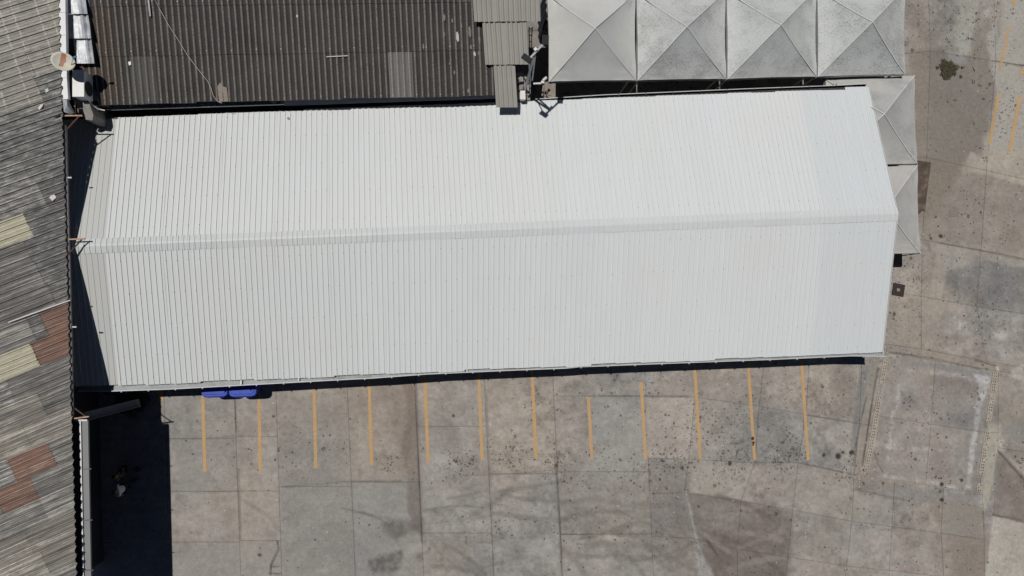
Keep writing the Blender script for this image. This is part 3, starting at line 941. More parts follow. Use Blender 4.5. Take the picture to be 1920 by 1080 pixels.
for i in range(nb):
    px = 230 + i * 50.5
    if px > 1600: break
    # rim height there
    for a, b in zip(outer[:-1], outer[1:]):
        if a[0] <= px <= b[0]: py = a[1] + (b[1] - a[1]) * (px - a[0]) / (b[0] - a[0])
    P = g_at(px, py)
    mb = MB(); mb.box(P + Vector((0, -.03, .07)), (.035, .06, .10))
    mb.build('hanger', M_gutter_rim, gut)
for px, py in ((453.5, 718), (561, 711), (876, 694)):
    P = g_at(px, py); mb = MB(); mb.box(P + Vector((0, .03, .105)), (.05, .16, .012)); mb.build('clip', M_white, gut)
# end trough near the corner (rust-brown empty bay)
mb = MB(); P0, P1 = at(1611, 664, 2.60), at(1653, 662, 2.60); mb.bar(P0 + Vector((0, .03, 0)), P1 + Vector((0, .03, 0)), .24, .02)
mb.build('end_tray', plain('brown_dirt_tray', A(110, 102, 95), .95), gut)
# north gutter (east half) with pale rim
ngut = empty('north_gutter', at(1300, 172, 2.7), 'dark gutter with thin pale rim along the upper eave beside the tents', 'gutter')
for a, b in (((1003, 186), (1130, 178)), ((1130, 178), (1260, 172.5)), ((1260, 172.5), (1400, 166.5)), ((1400, 166.5), (1560, 160.5)), ((1560, 160.5), (1627, 157))):
    P0, P1 = at(a[0], a[1], 2.78), at(b[0], b[1], 2.78)
    d = (P1 - P0).normalized(); s = Vector((d.y, -d.x, 0))
    mb = MB(); prof = [(0, .0), (0, -.16), (.24, -.16), (.24, -.02)]
    mb.add([P0 + s * q + Vector((0, 0, h)) for q, h in prof] + [P1 + s * q + Vector((0, 0, h)) for q, h in prof], [(0, 1, 5, 4), (1, 2, 6, 5), (2, 3, 7, 6)])
    mb.build('trough', M_bronze, ngut)
    mb = MB(); mb.bar(P0, P1, .03, .02); mb.build('rim', M_gutter_rim, ngut)
for k in range(11):
    px = 1058 + k * 51; py = 182.5 - k * 2.3
    P = at(px, py, 2.8); mb = MB(); mb.box(P, (.03, .09, .03)); mb.build('hanger', M_steel, ngut)
# walls, posts and purlins under the roof
def wall(a, b, h, th, mat, parent, name='wall'):
    mb = MB(); a, b = Vector(a), Vector(b); mb.bar(a + Vector((0, 0, h / 2)), b + Vector((0, 0, h / 2)), th, h); return mb.build(name, mat, parent)
v0 = Vector((0, .75, 0))
wall(ES0 + v0 + Vector((.6, 0, -Z_E)), ES1 + v0 + Vector((-1.4, 0, -Z_E)), 2.55, .15, M_wallw, hall)
wall(EU0 - v0 + Vector((.6, 0, -Z_E)), EU1 - v0 + Vector((-4.6, 0, -Z_E)), 2.55, .15, M_wallw, hall)
for k in range(12):
    t = .03 + k * .0855
    for E0_, E1_, sg in ((ES0, ES1, 1), (EU0, EU1, -1)):
        p = E0_.lerp(E1_, t)
        mb = MB(); mb.box((p.x, p.y + .22 * sg, 1.27), (.12, .12, 2.54)); mb.build('post', M_steel, hall)
for f in (.08, .32, .56, .8, .97):
    for E0_, E1_ in ((ES0, ES1), (EU0, EU1)):
        a = ER0.lerp(E0_, f) + Vector((0, 0, -.09)); b = ER1.lerp(E1_, f) + Vector((-.25, 0, -.09))
        mb = MB(); mb.bar(a, b, .06, .1); mb.build('purlin', M_steel, hall)
# small marks lying on the roof
for px, py, z_, r in ((541, 222, 2.88, 2.4),):
    mb = MB(); p = at(px, py, z_ + .06); mb.tube([p, p + Vector((0, 0, .02))], r / 46, 10)
    tag(mb.build('washer', M_grey_steel), 'small round grey washer lying near the upper eave of the white roof', 'washer')

# ------------------------------------------------------------------ OLD BUILDING with dark corrugated fibre-cement roof
M_fc, t_, b_ = new_mat('pale_crested_dark_fibre_cement')
_v = coords(t_)
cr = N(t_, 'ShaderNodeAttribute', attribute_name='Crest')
f_ = noise(t_, _v, 26, 5, .75); g_ = noise(t_, _v, 1.1, 5, .6)
oi = t_.nodes.new('ShaderNodeObjectInfo')
bc = ramp(t_, g_, [(.3, (.026, .0235, .022)), (.7, (.052, .047, .043))])
bc = mix(t_, math_n(t_, 'MULTIPLY', oi.outputs['Random'], .35), bc, (.045, .045, .043))
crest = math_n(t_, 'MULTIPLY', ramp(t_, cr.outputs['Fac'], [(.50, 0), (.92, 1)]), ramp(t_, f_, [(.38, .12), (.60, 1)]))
bc = mix(t_, math_n(t_, 'MULTIPLY', crest, .85), bc, (.28, .27, .25))  # corrugation crests tinted paler, broken up by noise
t_.links.new(bc, b_.inputs['Base Color']); b_.inputs['Roughness'].default_value = .95
bump(t_, b_, f_, .5, .01)
def fc_variant(name, rgb, cc):
    m, t, b = new_mat(name)
    v = coords(t); f = noise(t, v, 20, 5, .7); g = noise(t, coords(t, True, (5, .6, 1)), 1.5, 5)
    col = ramp(t, g, [(.3, tuple(x * .7 for x in rgb)), (.7, rgb)])
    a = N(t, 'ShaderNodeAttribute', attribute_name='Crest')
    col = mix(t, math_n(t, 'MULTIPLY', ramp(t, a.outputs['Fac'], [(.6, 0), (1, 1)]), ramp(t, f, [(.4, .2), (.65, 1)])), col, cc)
    t.links.new(col, b.inputs['Base Color']); b.inputs['Roughness'].default_value = .9
    return m
M_fc_light = fc_variant('pale_replacement_sheet', (.16, .16, .152), (.33, .33, .31))
M_fc_mid = fc_variant('greenish_worn_sheet', (.085, .086, .08), (.25, .24, .22))
M_fc_brown = fc_variant('brown_lichen_sheet', (.055, .043, .036), (.33, .29, .24))

OB_E0, OB_E1 = at(181, 196.5, 3.6), at(966, 179, 3.6)
ou = (OB_E1 - OB_E0).normalized()
ov = Vector((-ou.y, ou.x, 0)); ov = (ov + Vector((0, 0, .155))).normalized()
on = ou.cross(ov).normalized()
old = empty('old_workshop', (-6, 14, 0), 'old building under dark corrugated fibre-cement sheets beside the white roof', 'building')
PW, NPER = .2365, 4
SW = PW * NPER; SL = 1.86
ncol = int((OB_E1 - OB_E0).length / SW + .2)
def corr_sheet(O, u, v, n, W_, pitch, amp, L, mat, parent, name, seg=3, sub=8, lap0=.0, steep=1.0, lift=0.0, wob=.006):
    np_ = int(round(W_ / pitch * sub))
    vs, fs, cst = [], [], []
    for j in range(seg + 1):
        t = L * j / seg
        for i in range(np_ + 1):
            s = W_ * i / np_
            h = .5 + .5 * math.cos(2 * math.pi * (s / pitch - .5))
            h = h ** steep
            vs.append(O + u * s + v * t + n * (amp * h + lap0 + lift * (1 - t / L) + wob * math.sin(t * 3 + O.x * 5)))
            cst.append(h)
    m = np_ + 1
    for j in range(seg):
        for i in range(np_):
            a = j * m + i; fs.append((a, a + 1, a + m + 1, a + m))
    # cut edge thickness at the lower end
    b0 = len(vs)
    for i in range(m):
        vs.append(Vector(vs[i])); cst.append(.3)
    for i in range(m):
        vs.append(Vector(vs[i]) - n * .014); cst.append(.3)
    for i in range(np_): fs.append((b0 + i + 1, b0 + i, b0 + m + i, b0 + m + i + 1))
    mb = MB(); mb.add(vs, fs, True)
    o = mb.build(name, mat, parent)
    ca = o.data.attributes.new('Crest', 'FLOAT', 'POINT'); ca.data.foreach_set('value', cst)
    return o
light_cells = {(12, 0): M_fc_light, (15, 2): M_fc_mid, (0, 1): M_fc_brown, (0, 0): M_fc_brown}
for r in range(4):
    corr_sheet(OB_E0 - ou * PW * 2 + ov * (SL * r - .03 - .1 * (r > 0)) - on * .004, ou, ov, on, PW * 2, PW, .055, SL + .05, M_fc_brown, old, 'roofing_sheet', lift=.022, steep=1.6)
    for c in range(ncol):
        O = OB_E0 + ou * SW * c + ov * (SL * r - (.06 if r else 0) + random.uniform(-.012, .012)) + on * (0.0)
        if r == 0: O += ov * random.uniform(-.03, .03)
        mat = light_cells.get((c, r), M_fc)
        corr_sheet(O, ou, ov, on, SW, PW, .062, SL + .05, mat, old, 'roofing_sheet', lift=.022, seg=3, steep=1.6)
corr_sheet(OB_E0 + ou * SW * 1.5 + on * .012, ou, ov, on, SW, PW, .062, SL - .02, M_fc_mid, old, 'roofing_sheet', lift=.022, steep=1.6)
bolts = MB()
for r in range(1, 4):
    for c in range(ncol):
        for q in (.5,):
            p = OB_E0 + ou * (SW * c + PW * 2.5) + ov * (SL * r + .10 + random.uniform(-.03, .03)) + on * .085
            bolts.tube([p, p + on * .02], .028, 6)
for c in range(ncol * 2):
    if random.random() < .6:
        p = OB_E0 + ou * (PW * (2 * c + .5)) + ov * (.12 + random.uniform(-.03, .05)) + on * .07
        bolts.tube([p, p + on * .02], .022, 6)
bolts.build('bolt_cap', M_bolt, old, kind='stuff')
# cement patch on the roof, spilled paint flakes
def onold(px, py, dz=0.0):
    """point on the old roof plane seen at that place"""
    d = ROT @ Vector(((px - 960) / F, -(py - 540) / F, -1.0)); C = Vector((0, 0, CAM_H))
    t = (OB_E0 + on * dz - C).dot(on) / d.dot(on)
    return C + d * t
def patch_on(pts, dz, mat, name, parent, th=.012):
    P = [onold(x, y, dz) for x, y in pts]; n = len(P)
    mb = MB(); mb.add([p - on * th for p in P] + P, [tuple(range(n, 2 * n))] + [(i, (i + 1) % n, n + (i + 1) % n, n + i) for i in range(n)])
    return mb.build(name, mat, parent)
M_cement = plain('pinkish_cement', A(138, 129, 119), .95, 0, .2, 10, .5)
patch_on([(407.5, 162), (411, 157), (415, 155), (417, 162), (425, 164), (428, 190), (411, 191)], .07, M_cement, 'cement_patch', old)
patch_on([(240, 116), (245, 115), (246, 121), (242, 123)], .09, M_white, 'paint_chip', old)
M_flake = plain('peeling_bitumen_flake', A(120, 117, 110), .9, 0, .3, 8)
for k, (x, y, l, w_) in enumerate([(833, 33, 14, 4), (848, 39, 9, 3), (865, 48, 11, 3), (858, 69, 20, 5), (881, 60, 22, 5), (833, 64, 9, 3), (883, 88, 10, 3), (899, 74, 14, 3.5),
                       (890, 101, 10, 4), (898, 100, 9, 3), (852, 136, 9, 3), (878, 170, 9, 3.5), (794, 87, 11, 3), (557, 30, 6, 3.6), (843, 119, 6, 2)]):
    patch_on([(x - w_ / 2, y - l / 2 + 2), (x, y - l / 2), (x + w_ / 2, y - l * .1), (x + w_ / 2, y + l * .35), (x + .5, y + l / 2), (x - w_ / 2, y + l * .2)], .08, M_flake if k not in (3, 8, 13) else M_bolt, 'roofing_flake', old)
mb = MB(); mb.bar(onold(612, 106.5, .09), onold(652, 104.5, .09), .035, .012); mb.build('mortar_smear', M_bolt, old)
patch_on([(276, -5), (279, -5), (283, 30), (280, 31)], .10, M_gutter, 'metal_strip', old)
# walls of the old building
oc = Vector((OB_E0.x, OB_E0.y, 0)); oe = Vector((OB_E1.x, OB_E1.y, 0)); od = Vector((-ou.y, ou.x, 0))
wall(oc + od * .35 + Vector((.2, 0, 0)), oe + od * .35 - Vector((.4, 0, 0)), 3.5, .18, M_conc, old)
wall(oc + od * 7 + Vector((.2, 0, 0)), oe + od * 7 - Vector((.4, 0, 0)), 4.5, .18, M_conc, old)
wall(oe + od * .45 - Vector((.4, 0, 0)), oe + od * 6.9 - Vector((.4, 0, 0)), 3.5, .18, M_conc, old)
wall(oc + od * .45 + Vector((.2, 0, 0)), oc + od * 6.9 + Vector((.2, 0, 0)), 3.5, .18, M_conc, old)
# flashing strip at its foot (in the shade) and old gutter with debris
fl = MB(); P0, P1 = at(533, 191.5, 2.86), at(930, 178, 2.86)
fl.bar(P0 + Vector((0, .02, 0)), P1 + Vector((0, .02, 0)), .34, .02); fl.build('flashing', M_roof_n, old)
gg = empty('debris_gutter', at(390, 195, 3.25), 'dirty shallow gutter full of rubble along the foot of the dark corrugated roof', 'gutter')
P0, P1 = at(208, 206, 3.2), at(533, 195.5, 3.2)
gd = (P1 - P0).normalized(); gs = Vector((-gd.y, gd.x, 0))
mb = MB(); mb.bar(P0, P1, .025, .10); mb.bar(P0 + gs * .2, P1 + gs * .2, .025, .10); mb.bar(P0 + gs * .1 - Vector((0, 0, .045)), P1 + gs * .1 - Vector((0, 0, .045)), .18, .01)
mb.build('trough', M_gutter, gg)
mb = MB()
for k in range(120):
    p = P0.lerp(P1, random.random()) + gs * random.uniform(.03, .17) + Vector((0, 0, -.03))
    mb.box(p, (random.uniform(.03, .09), random.uniform(.02, .06), .03), Matrix.Rotation(random.random() * 3, 3, 'Z'))
mb.build('rubble', M_cement, gg, kind='stuff')
mb = MB(); p = P0.lerp(P1, .94) + gs * .1; mb.tube([p - Vector((0, 0, .02)), p + Vector((0, 0, .03)), p + Vector((0, 0, .05))], [.09, .07, .02], 9); mb.build('pale_stone', M_bolt, gg)
# loose pale cable crossing the roof
pts = [(288, -6), (300, 18), (315, 45), (335, 76), (352, 104), (370, 128), (390, 153), (396, 166), (400, 180), (408, 190), (416, 193.5)]
mb = MB(); mb.tube([onold(x, y, .12) for x, y in pts], .011, 5)
tag(mb.build('cable', M_cable), 'thin pale cable sagging across the dark corrugated roof', 'cable')

# ------------------------------------------------------------------ loose grey roofing sheets stepping down beside the mast
M_ls = plain('putty_grey_sheet', A(146, 145, 139), .7, 0, .06, 1.2, .05, (*A(136, 131, 123), .5))
stack = empty('sheet_walkway', at(948, 190, 3.3), 'putty grey ribbed sheets stepping down from the dark roof onto the white one', 'roof cover')
def hat(W_, pitch, h):
    p = [(0, 0)]; k = pitch * .5
    while k < W_ - .03:
        p += [(k - .06, 0), (k - .04, h), (k + .015, h), (k + .055, 0)]; k += pitch
    p.append((W_, 0)); return p
def loose(rowpts, zb, zt, n):
    (xl, xr, yt, yb, xlt, xrt) = rowpts
    for k in range(n):
        a0, a1 = k / n, (k + 1) / n
        B0 = at(xl + (xr - xl) * a0, yb - .4 * k, zb); B1 = at(xl + (xr - xl) * a1, yb - .4 * k, zb)
        T0 = at(xlt + (xrt - xlt) * a0, yt, zt)
        u = (B1 - B0); Wd = u.length; u.normalize(); v = T0 - B0; L = v.length; v.normalize(); nn = u.cross(v).normalized()
        if nn.z < 0: nn = -nn
        mb = MB(); mb.sheet(B0 + nn * (.012 * k), u, v, nn, hat(Wd + .02, .19, .034), L, 2)
        mb.sheet(B0 + nn * (.012 * k - .006), u, v, nn, hat(Wd + .02, .19, .022), L, 2)
        mb.build('loose_sheet', M_ls, stack)
loose((930.5, 969.5, 118, 201.5, 925, 966), 3.58, 3.95, 1)
loose((910, 990.5, 36, 121.5, 904, 987), 3.99, 4.34, 2)
loose((889.5, 1012, -46, 41, 884, 1010), 4.38, 4.74, 3)

# ------------------------------------------------------------------ LEFT BUILDING: patched weathered roof, skewed sheets
ROOF_PITCH = .09
LE = [(109, -40, 4.6), (113, 118, 4.6), (118, 215, 4.6), (122, 330, 4.6), (128, 520, 4.6), (133, 640, 4.6), (137, 800, 4.6), (139, 900, 4.6), (145, 1130, 4.6)]
lp0, lp1 = at(*LE[0]), at(*LE[-1])
ld = (lp1 - lp0).normalized()                       # along the eave, southwards
lo = Vector((-ld.y, ld.x, 0)); lo = -lo if lo.x > 0 else lo   # away from the eave, to the west
ln = (Vector((0, 0, 1)) - lo * ROOF_PITCH)
ln = Vector((-lo.x * ROOF_PITCH, -lo.y * ROOF_PITCH, 1)).normalized()
LW = empty('left_warehouse', (lp0.x - 4, 0, 0), 'weathered patchwork corrugated roof building at the left edge', 'building')
C0 = Vector((0, 0, CAM_H))
def onleft(px, py, dz=0.0):
    d = ROT @ Vector(((px - 960) / F, -(py - 540) / F, -1.0))
    t = (lp0 + ln * dz - C0).dot(ln) / d.dot(ln)
    return C0 + d * t
rd = (onleft(100, 600) - onleft(0, 639.5)).normalized()      # along the corrugations, towards the eave
rq = ln.cross(rd); rq = rq if rq.y < 0 else -rq              # across, southwards
def old_sheet_mat(name, lo_c, mid, hi_c, streak=1.0, rust=None, spots=.4, ribc=1.0):
    m, t, b = new_mat(name)
    ang = math.atan2(rd.y, rd.x)
    v = coords(t, True, (1, 1, 1), 0)
    mp = N(t, 'ShaderNodeMapping'); mp.vector_type = 'POINT'
    rot = N(t, 'ShaderNodeVectorRotate'); rot.rotation_type = 'Z_AXIS'; rot.inputs['Angle'].default_value = -ang
    t.links.new(v, rot.inputs['Vector'])
    mp.inputs['Scale'].default_value = (.38, 6.5, 1); t.links.new(rot.outputs[0], mp.inputs[0])
    s1 = noise(t, mp.outputs[0], 1.0, 6, .7)
    mp2 = N(t, 'ShaderNodeMapping'); mp2.inputs['Scale'].default_value = (1.6, 5, 1); t.links.new(rot.outputs[0], mp2.inputs[0])
    s2 = noise(t, mp2.outputs[0], 1.6, 8, .75)
    fine = noise(t, v, 24, 4, .7)
    oi = t.nodes.new('ShaderNodeObjectInfo')
    cmb = math_n(t, 'ADD', math_n(t, 'MULTIPLY', s1, .5 * streak), math_n(t, 'MULTIPLY', s2, 1 - .5 * streak))
    cmb = math_n(t, 'ADD', cmb, math_n(t, 'MULTIPLY_ADD', oi.outputs['Random'], .10, -.05))
    col = ramp(t, cmb, [(.33, lo_c), (.5, mid), (.64, hi_c)])
    col = mix(t, 1.0, col, ramp(t, fine, [(.3, .8), (.7, 1.16)]), 'MULTIPLY')
    if rust:
        col = mix(t, ramp(t, noise(t, mp2.outputs[0], 1.1, 6, .7), [(.48, 0), (.6, .8)]), col, rust)
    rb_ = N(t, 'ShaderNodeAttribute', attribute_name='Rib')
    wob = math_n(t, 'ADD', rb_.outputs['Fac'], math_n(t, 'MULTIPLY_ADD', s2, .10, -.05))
    col = mix(t, ribc, col, ramp(t, wob, [(.0, 1.28), (.13, 1.25), (.18, .9), (.35, .88), (.42, 1.08), (.55, .9), (.68, 1.08), (.82, .86), (.90, .30), (.97, .28), (1.0, 1.0)]), 'MULTIPLY')  # rib highlights and lap shading multiplied into the sheet colour
    if 'beige' in name:
        sx = N(t, 'ShaderNodeSeparateXYZ'); t.links.new(rot.outputs[0], sx.inputs[0])
        xx = math_n(t, 'ADD', sx.outputs[0], math_n(t, 'MULTIPLY', noise(t, v, 7, 3), .16))
        xx = math_n(t, 'ADD', xx, math_n(t, 'MULTIPLY', sx.outputs[1], -.10))
        for per, off in ((1.25, 0.0), (1.25, .34)):
            fr = math_n(t, 'FRACT', math_n(t, 'MULTIPLY_ADD', xx, 1 / per, off))
            ln_ = math_n(t, 'MULTIPLY', math_n(t, 'LESS_THAN', fr, .035), math_n(t, 'GREATER_THAN', noise(t, v, 5, 2), .42))
            col = mix(t, math_n(t, 'MULTIPLY', ln_, .6), col, A(205, 202, 194))
    # black pock marks, stretched along the ribs
    mp3 = N(t, 'ShaderNodeMapping'); mp3.inputs['Scale'].default_value = (2.2, 7, 1); t.links.new(rot.outputs[0], mp3.inputs[0])
    pk = noise(t, mp3.outputs[0], 2.2, 3, .6)
    col = mix(t, ramp(t, pk, [(.70, 0), (.76, spots)]), col, (.02, .018, .016))
    t.links.new(col, b.inputs['Base Color']); b.inputs['Roughness'].default_value = .93
    bump(t, b, fine, .4, .01)
    return m
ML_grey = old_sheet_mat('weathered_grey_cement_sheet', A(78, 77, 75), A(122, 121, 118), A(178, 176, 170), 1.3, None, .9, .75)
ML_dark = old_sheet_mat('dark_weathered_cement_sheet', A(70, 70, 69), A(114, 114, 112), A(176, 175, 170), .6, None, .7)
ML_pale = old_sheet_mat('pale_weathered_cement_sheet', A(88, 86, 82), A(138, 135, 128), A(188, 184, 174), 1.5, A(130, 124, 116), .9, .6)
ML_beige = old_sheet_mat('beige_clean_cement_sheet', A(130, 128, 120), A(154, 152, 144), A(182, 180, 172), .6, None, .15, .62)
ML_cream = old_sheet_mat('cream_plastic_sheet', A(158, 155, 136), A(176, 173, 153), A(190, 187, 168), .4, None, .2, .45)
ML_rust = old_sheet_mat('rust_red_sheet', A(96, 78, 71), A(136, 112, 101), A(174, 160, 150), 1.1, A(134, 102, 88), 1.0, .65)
def left_sheet(Q0, Q1, xa, xb, mat, dz, ragged=0.0, name='roofing_sheet'):
    """strip between offsets Q (y+.385x) and from screen x=xa to xb or the eave"""
    def cor(Q, x): return onleft(x, Q - .385 * x)
    S0 = cor(Q0, 0); S1 = cor(Q1, 0)
    wd = (S1 - S0).dot(rq)
    def plen(Q, x): return (cor(Q, x) - S0).dot(rd)
    def eave(q):   # rib parameter where the strip meets the eave line
        # intersect line S0 + rq*q + rd*p with the vertical plane through the eave
        nrm = Vector((ld.y, -ld.x, 0))
        base = S0 + rq * q
        return (lp0 - base).dot(nrm) / rd.dot(nrm)
    vs, fs, cst = [], [], []
    nrib = 3; sub = 18; n = nrib * sub
    pa = plen(Q0, xa); pb = None if xb is None else plen(Q0, xb)
    seg = 4
    ph = random.random() * 6
    for i in range(n + 1):
        q = wd * i / n + (.014 if i == n else 0)
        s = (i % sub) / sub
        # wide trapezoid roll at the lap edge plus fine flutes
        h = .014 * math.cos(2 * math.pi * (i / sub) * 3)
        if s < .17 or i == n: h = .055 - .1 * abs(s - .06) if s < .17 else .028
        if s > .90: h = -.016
        end = eave(q) + random.uniform(-.012, .02) + (.03 * math.sin(2 * math.pi * s)) if pb is None else pb + random.uniform(-ragged, ragged)
        for j in range(seg + 1):
            p = pa + (end - pa) * j / seg
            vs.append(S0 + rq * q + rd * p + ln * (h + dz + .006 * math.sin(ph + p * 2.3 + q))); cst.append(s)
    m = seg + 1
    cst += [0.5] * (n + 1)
    for i in range(n):
        for j in range(seg):
            a = i * m + j; fs.append((a, a + 1, a + m + 1, a + m))
    b0 = len(vs)
    for i in range(n + 1):
        vs.append(Vector(vs[i * m + seg]) - ln * .012)
    for i in range(n): fs.append((i * m + seg, b0 + i, b0 + i + 1, (i + 1) * m + seg))
    mb = MB(); mb.add(vs, fs)
    o = mb.build(name, mat, LW)
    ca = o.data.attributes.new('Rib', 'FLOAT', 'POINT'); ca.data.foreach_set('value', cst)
edges = [917 + 50 * k for k in range(-20, 9)]
def shift(Q):   # the courses drift a little
    return Q - (12 if 380 < Q < 480 else 0)
for k in range(len(edges) - 1):
    Q0, Q1 = edges[k], edges[k + 1]
    mid = (Q0 + Q1) / 2
    dz = .012 * (k % 2) + .002 * k % .01
    if mid < 165:
        cutx = [-90, 20 + (k * 37) % 30, 72 + (k * 11) % 20, None]; mats = [ML_beige] * 3
    elif 167 <= Q0 < 168: cutx = [-90, 62, None]; mats = [ML_beige, ML_dark]
    elif mid < 400: cutx = [-90, 18 + (k * 29) % 70, None]; mats = [ML_dark, ML_dark]
    elif Q0 == 417: cutx = [-90, 44, None]; mats = [ML_cream, ML_dark]
    elif Q0 == 617: cutx = [-90, 50, 74, None]; mats = [ML_grey, ML_dark, ML_rust]
    elif Q0 == 667: cutx = [-90, 58, None]; mats = [ML_cream, ML_rust]
    elif Q0 == 717: cutx = [-90, 12, None]; mats = [ML_dark, ML_grey]
    elif Q0 == 867: cutx = [-90, 15, 90, None]; mats = [ML_dark, ML_rust, ML_grey]
    elif Q0 == 917: cutx = [-90, -12, 56, None]; mats = [ML_grey, ML_rust, ML_grey]
    elif mid < 617: cutx = [-90, 30 + (k * 23) % 60, None]; mats = [ML_grey, random.choice([ML_dark, ML_grey])]
    else: cutx = [-90, 25 + (k * 31) % 60, None]; mats = [random.choice([ML_pale, ML_grey]), random.choice([ML_pale, ML_pale, ML_grey])]
    for j in range(len(mats)):
        xa = cutx[j] - (4 if j else 0); xb = cutx[j + 1]
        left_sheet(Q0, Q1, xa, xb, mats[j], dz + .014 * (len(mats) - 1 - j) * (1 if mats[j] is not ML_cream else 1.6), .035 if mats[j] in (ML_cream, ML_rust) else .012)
# walls of the left building
inn = lo * .45
def drop(p, z): return Vector((p.x, p.y, z))
M_darkwall = plain('dark_wall', (.045, .045, .045), .95, 0, .2, 2)  # one even dark tone for the wall and rafters
a, b = drop(lp0 + lo * 1.5, 0), drop(lp1 + lo * 1.5, 0)
wall(a, b, 4.4, .2, M_darkwall, LW)
for k in range(7):
    q = lp0 + lo * 1.4 + ld * (2 + k * 4)
    mb = MB(); mb.bar((q.x, q.y, 4.3), (q.x - lo.x * 1.35, q.y - lo.y * 1.35, 4.3), .08, .12); mb.build('rafter', M_darkwall, LW)
# items on the left roof
M_pale = plain('white_board', A(196, 194, 192), .6)
def flat_on_left(pts, name, label, cat, mat, th=.02, dz=.07):
    P = [onleft(x, y, dz) for x, y in pts]; n = len(P)
    mb = MB(); mb.add([p - ln * th for p in P] + P, [tuple(range(n))[::-1], tuple(range(n, 2 * n))] + [(i, (i + 1) % n, n + (i + 1) % n, n + i) for i in range(n)])
    return tag(mb.build(name, mat), label, cat)
flat_on_left([(92, 370), (100, 362.5), (106, 370), (98, 377)], 'board', 'small white square board lying on the dark left roof', 'board', M_pale)
flat_on_left([(84, 168), (90, 165), (91, 171), (86, 174)], 'tile_shard', 'small pale shard on the left roof below the beige sheets', 'shard', M_pale)
flat_on_left([(71, 203), (76, 196), (81, 195), (79, 200), (74, 206)], 'plaster_crumb', 'pale crumbled plaster lump on the left roof above the hole', 'rubble', M_pale, .05)
flat_on_left([(101, 219), (106, 217), (111, 213), (112, 216), (105, 220)], 'black_rag', 'black rag near the left roof edge beside the upper bracket', 'rag', M_black)
mb = MB(); mb.bar(onleft(16, 604.5, .09), onleft(131, 563, .09), .035, .03)
tag(mb.build('metal_strip', M_gutter_rim), 'long thin pale metal strip lying along the ribs above the rust red sheets', 'strip')

# white capping gutter along the upper left edge
wg = empty('white_gutter', at(118, 100, 4.6), 'bright white capping gutter between the beige roof and the dark corrugated roof', 'gutter')
seg = [((112, -40), (112.5, 25)), ((112.5, 25), (113.5, 67)), ((113.5, 67), (114, 105)), ((114.5, 108), (115, 147)), ((115, 147), (117.5, 187))]
for k, (a, b) in enumerate(seg):
    wpx = 12.5
    mb = MB(); P0, P1 = at(a[0] + wpx / 2, a[1] + .6, 4.5 + .01 * (k % 2)), at(b[0] + wpx / 2, b[1], 4.5 + .01 * (k % 2))
    mb.bar(P0, P1, .24, .16); mb.build('cap_segment', plain('bright_white_paint', (.70, .71, .72), .5, 0, .04) if k == 0 else bpy.data.materials['bright_white_paint'], wg)
mb = MB(); P = [at(117, 187, 4.66), at(125, 186, 4.62), at(136, 210, 4.5), at(129, 213, 4.52), at(120, 210, 4.56)]
mb.add(P + [p - Vector((0, 0, .12)) for p in P] + [at(126, 199, 4.72)], [(0, 1, 10), (1, 2, 10), (2, 3, 10), (3, 4, 10), (4, 0, 10)] + [(i, (i + 1) % 5, 5 + (i + 1) % 5, 5 + i) for i in range(5)])
mb.build('crumpled_end', M_silver, wg)

# aluminium flashing sheets at the left edge of the old roof
fs_ = empty('foil_flashing', at(150, 60, 3.9), 'crinkled silver flashing sheets along the left edge of the dark corrugated roof', 'flashing')
def foil_piece(rows_, zs, name='flashing_sheet'):
    """rows of (xl, xr, y); profile rises in folds to the right"""
    vs, fs = [], []; m = 9
    for (xl, xr, y) in rows_:
        for i in range(m):
            s = i / (m - 1)
            z = zs[0] + (zs[1] - zs[0]) * s ** .6 + (.05 * math.sin(s * 26) if s > .55 else 0) + random.uniform(-.012, .012)
            vs.append(at(xl + (xr - xl) * s, y, z))
    for j in range(len(rows_) - 1):
        for i in range(m - 1):
            a = j * m + i; fs.append((a, a + m, a + m + 1, a + 1))
    mb = MB(); mb.add(vs, fs, False); mb.build(name, M_silver, fs_)
foil_piece([(118, 158, -40), (121, 160, -5), (123, 164, 26)], (4.30, 4.36))
foil_piece([(123, 165, 27), (124, 168, 45), (127, 171, 72)], (4.2, 4.25))
foil_piece([(138, 171, 72), (140, 174, 95), (144, 177, 119)], (4.1, 4.13))

# satellite dish -----------------------------------------------------
M_dish, td, bd = new_mat('rusting_enamel_dish')
tc = N(td, 'ShaderNodeTexCoord'); vv = tc.outputs['Object']
sepd = N(td, 'ShaderNodeSeparateXYZ'); td.links.new(vv, sepd.inputs[0])
nz = noise(td, vv, 5, 5, .7)
dx = math_n(td, 'ADD', sepd.outputs[0], math_n(td, 'MULTIPLY_ADD', nz, .22, -.11))
band = math_n(td, 'LESS_THAN', math_n(td, 'ABSOLUTE', math_n(td, 'ADD', dx, .03)), .085)
band = math_n(td, 'MULTIPLY', band, math_n(td, 'LESS_THAN', math_n(td, 'ABSOLUTE', math_n(td, 'ADD', sepd.outputs[1], math_n(td, 'MULTIPLY', nz, -.1))), .24))
cold = mix(td, ramp(td, nz, [(.3, 0), (.7, 1)]), A(178, 184, 180), A(200, 192, 170))
cold = mix(td, math_n(td, 'MULTIPLY', band, .85), cold, A(156, 92, 62))
td.links.new(cold, bd.inputs['Base Color']); bd.inputs['Roughness'].default_value = .6
dc = at(119.5, 116, 5.2)
dish = empty('satellite_dish', (dc.x, dc.y, 4.6), 'rust stained white satellite dish beside the air conditioner', 'satellite dish')
mb = MB(); R_, nr_, na = .40, 5, 28
vs = [(0, 0, 0)]; fs = []
for i in range(1, nr_ + 1):
    r = i / nr_
    for k in range(na):
        t = 2 * math.pi * k / na; vs.append((R_ * r * math.cos(t), R_ * .80 * r * math.sin(t), .09 * r * r))
for k in range(na): fs.append((0, 1 + k, 1 + (k + 1) % na))
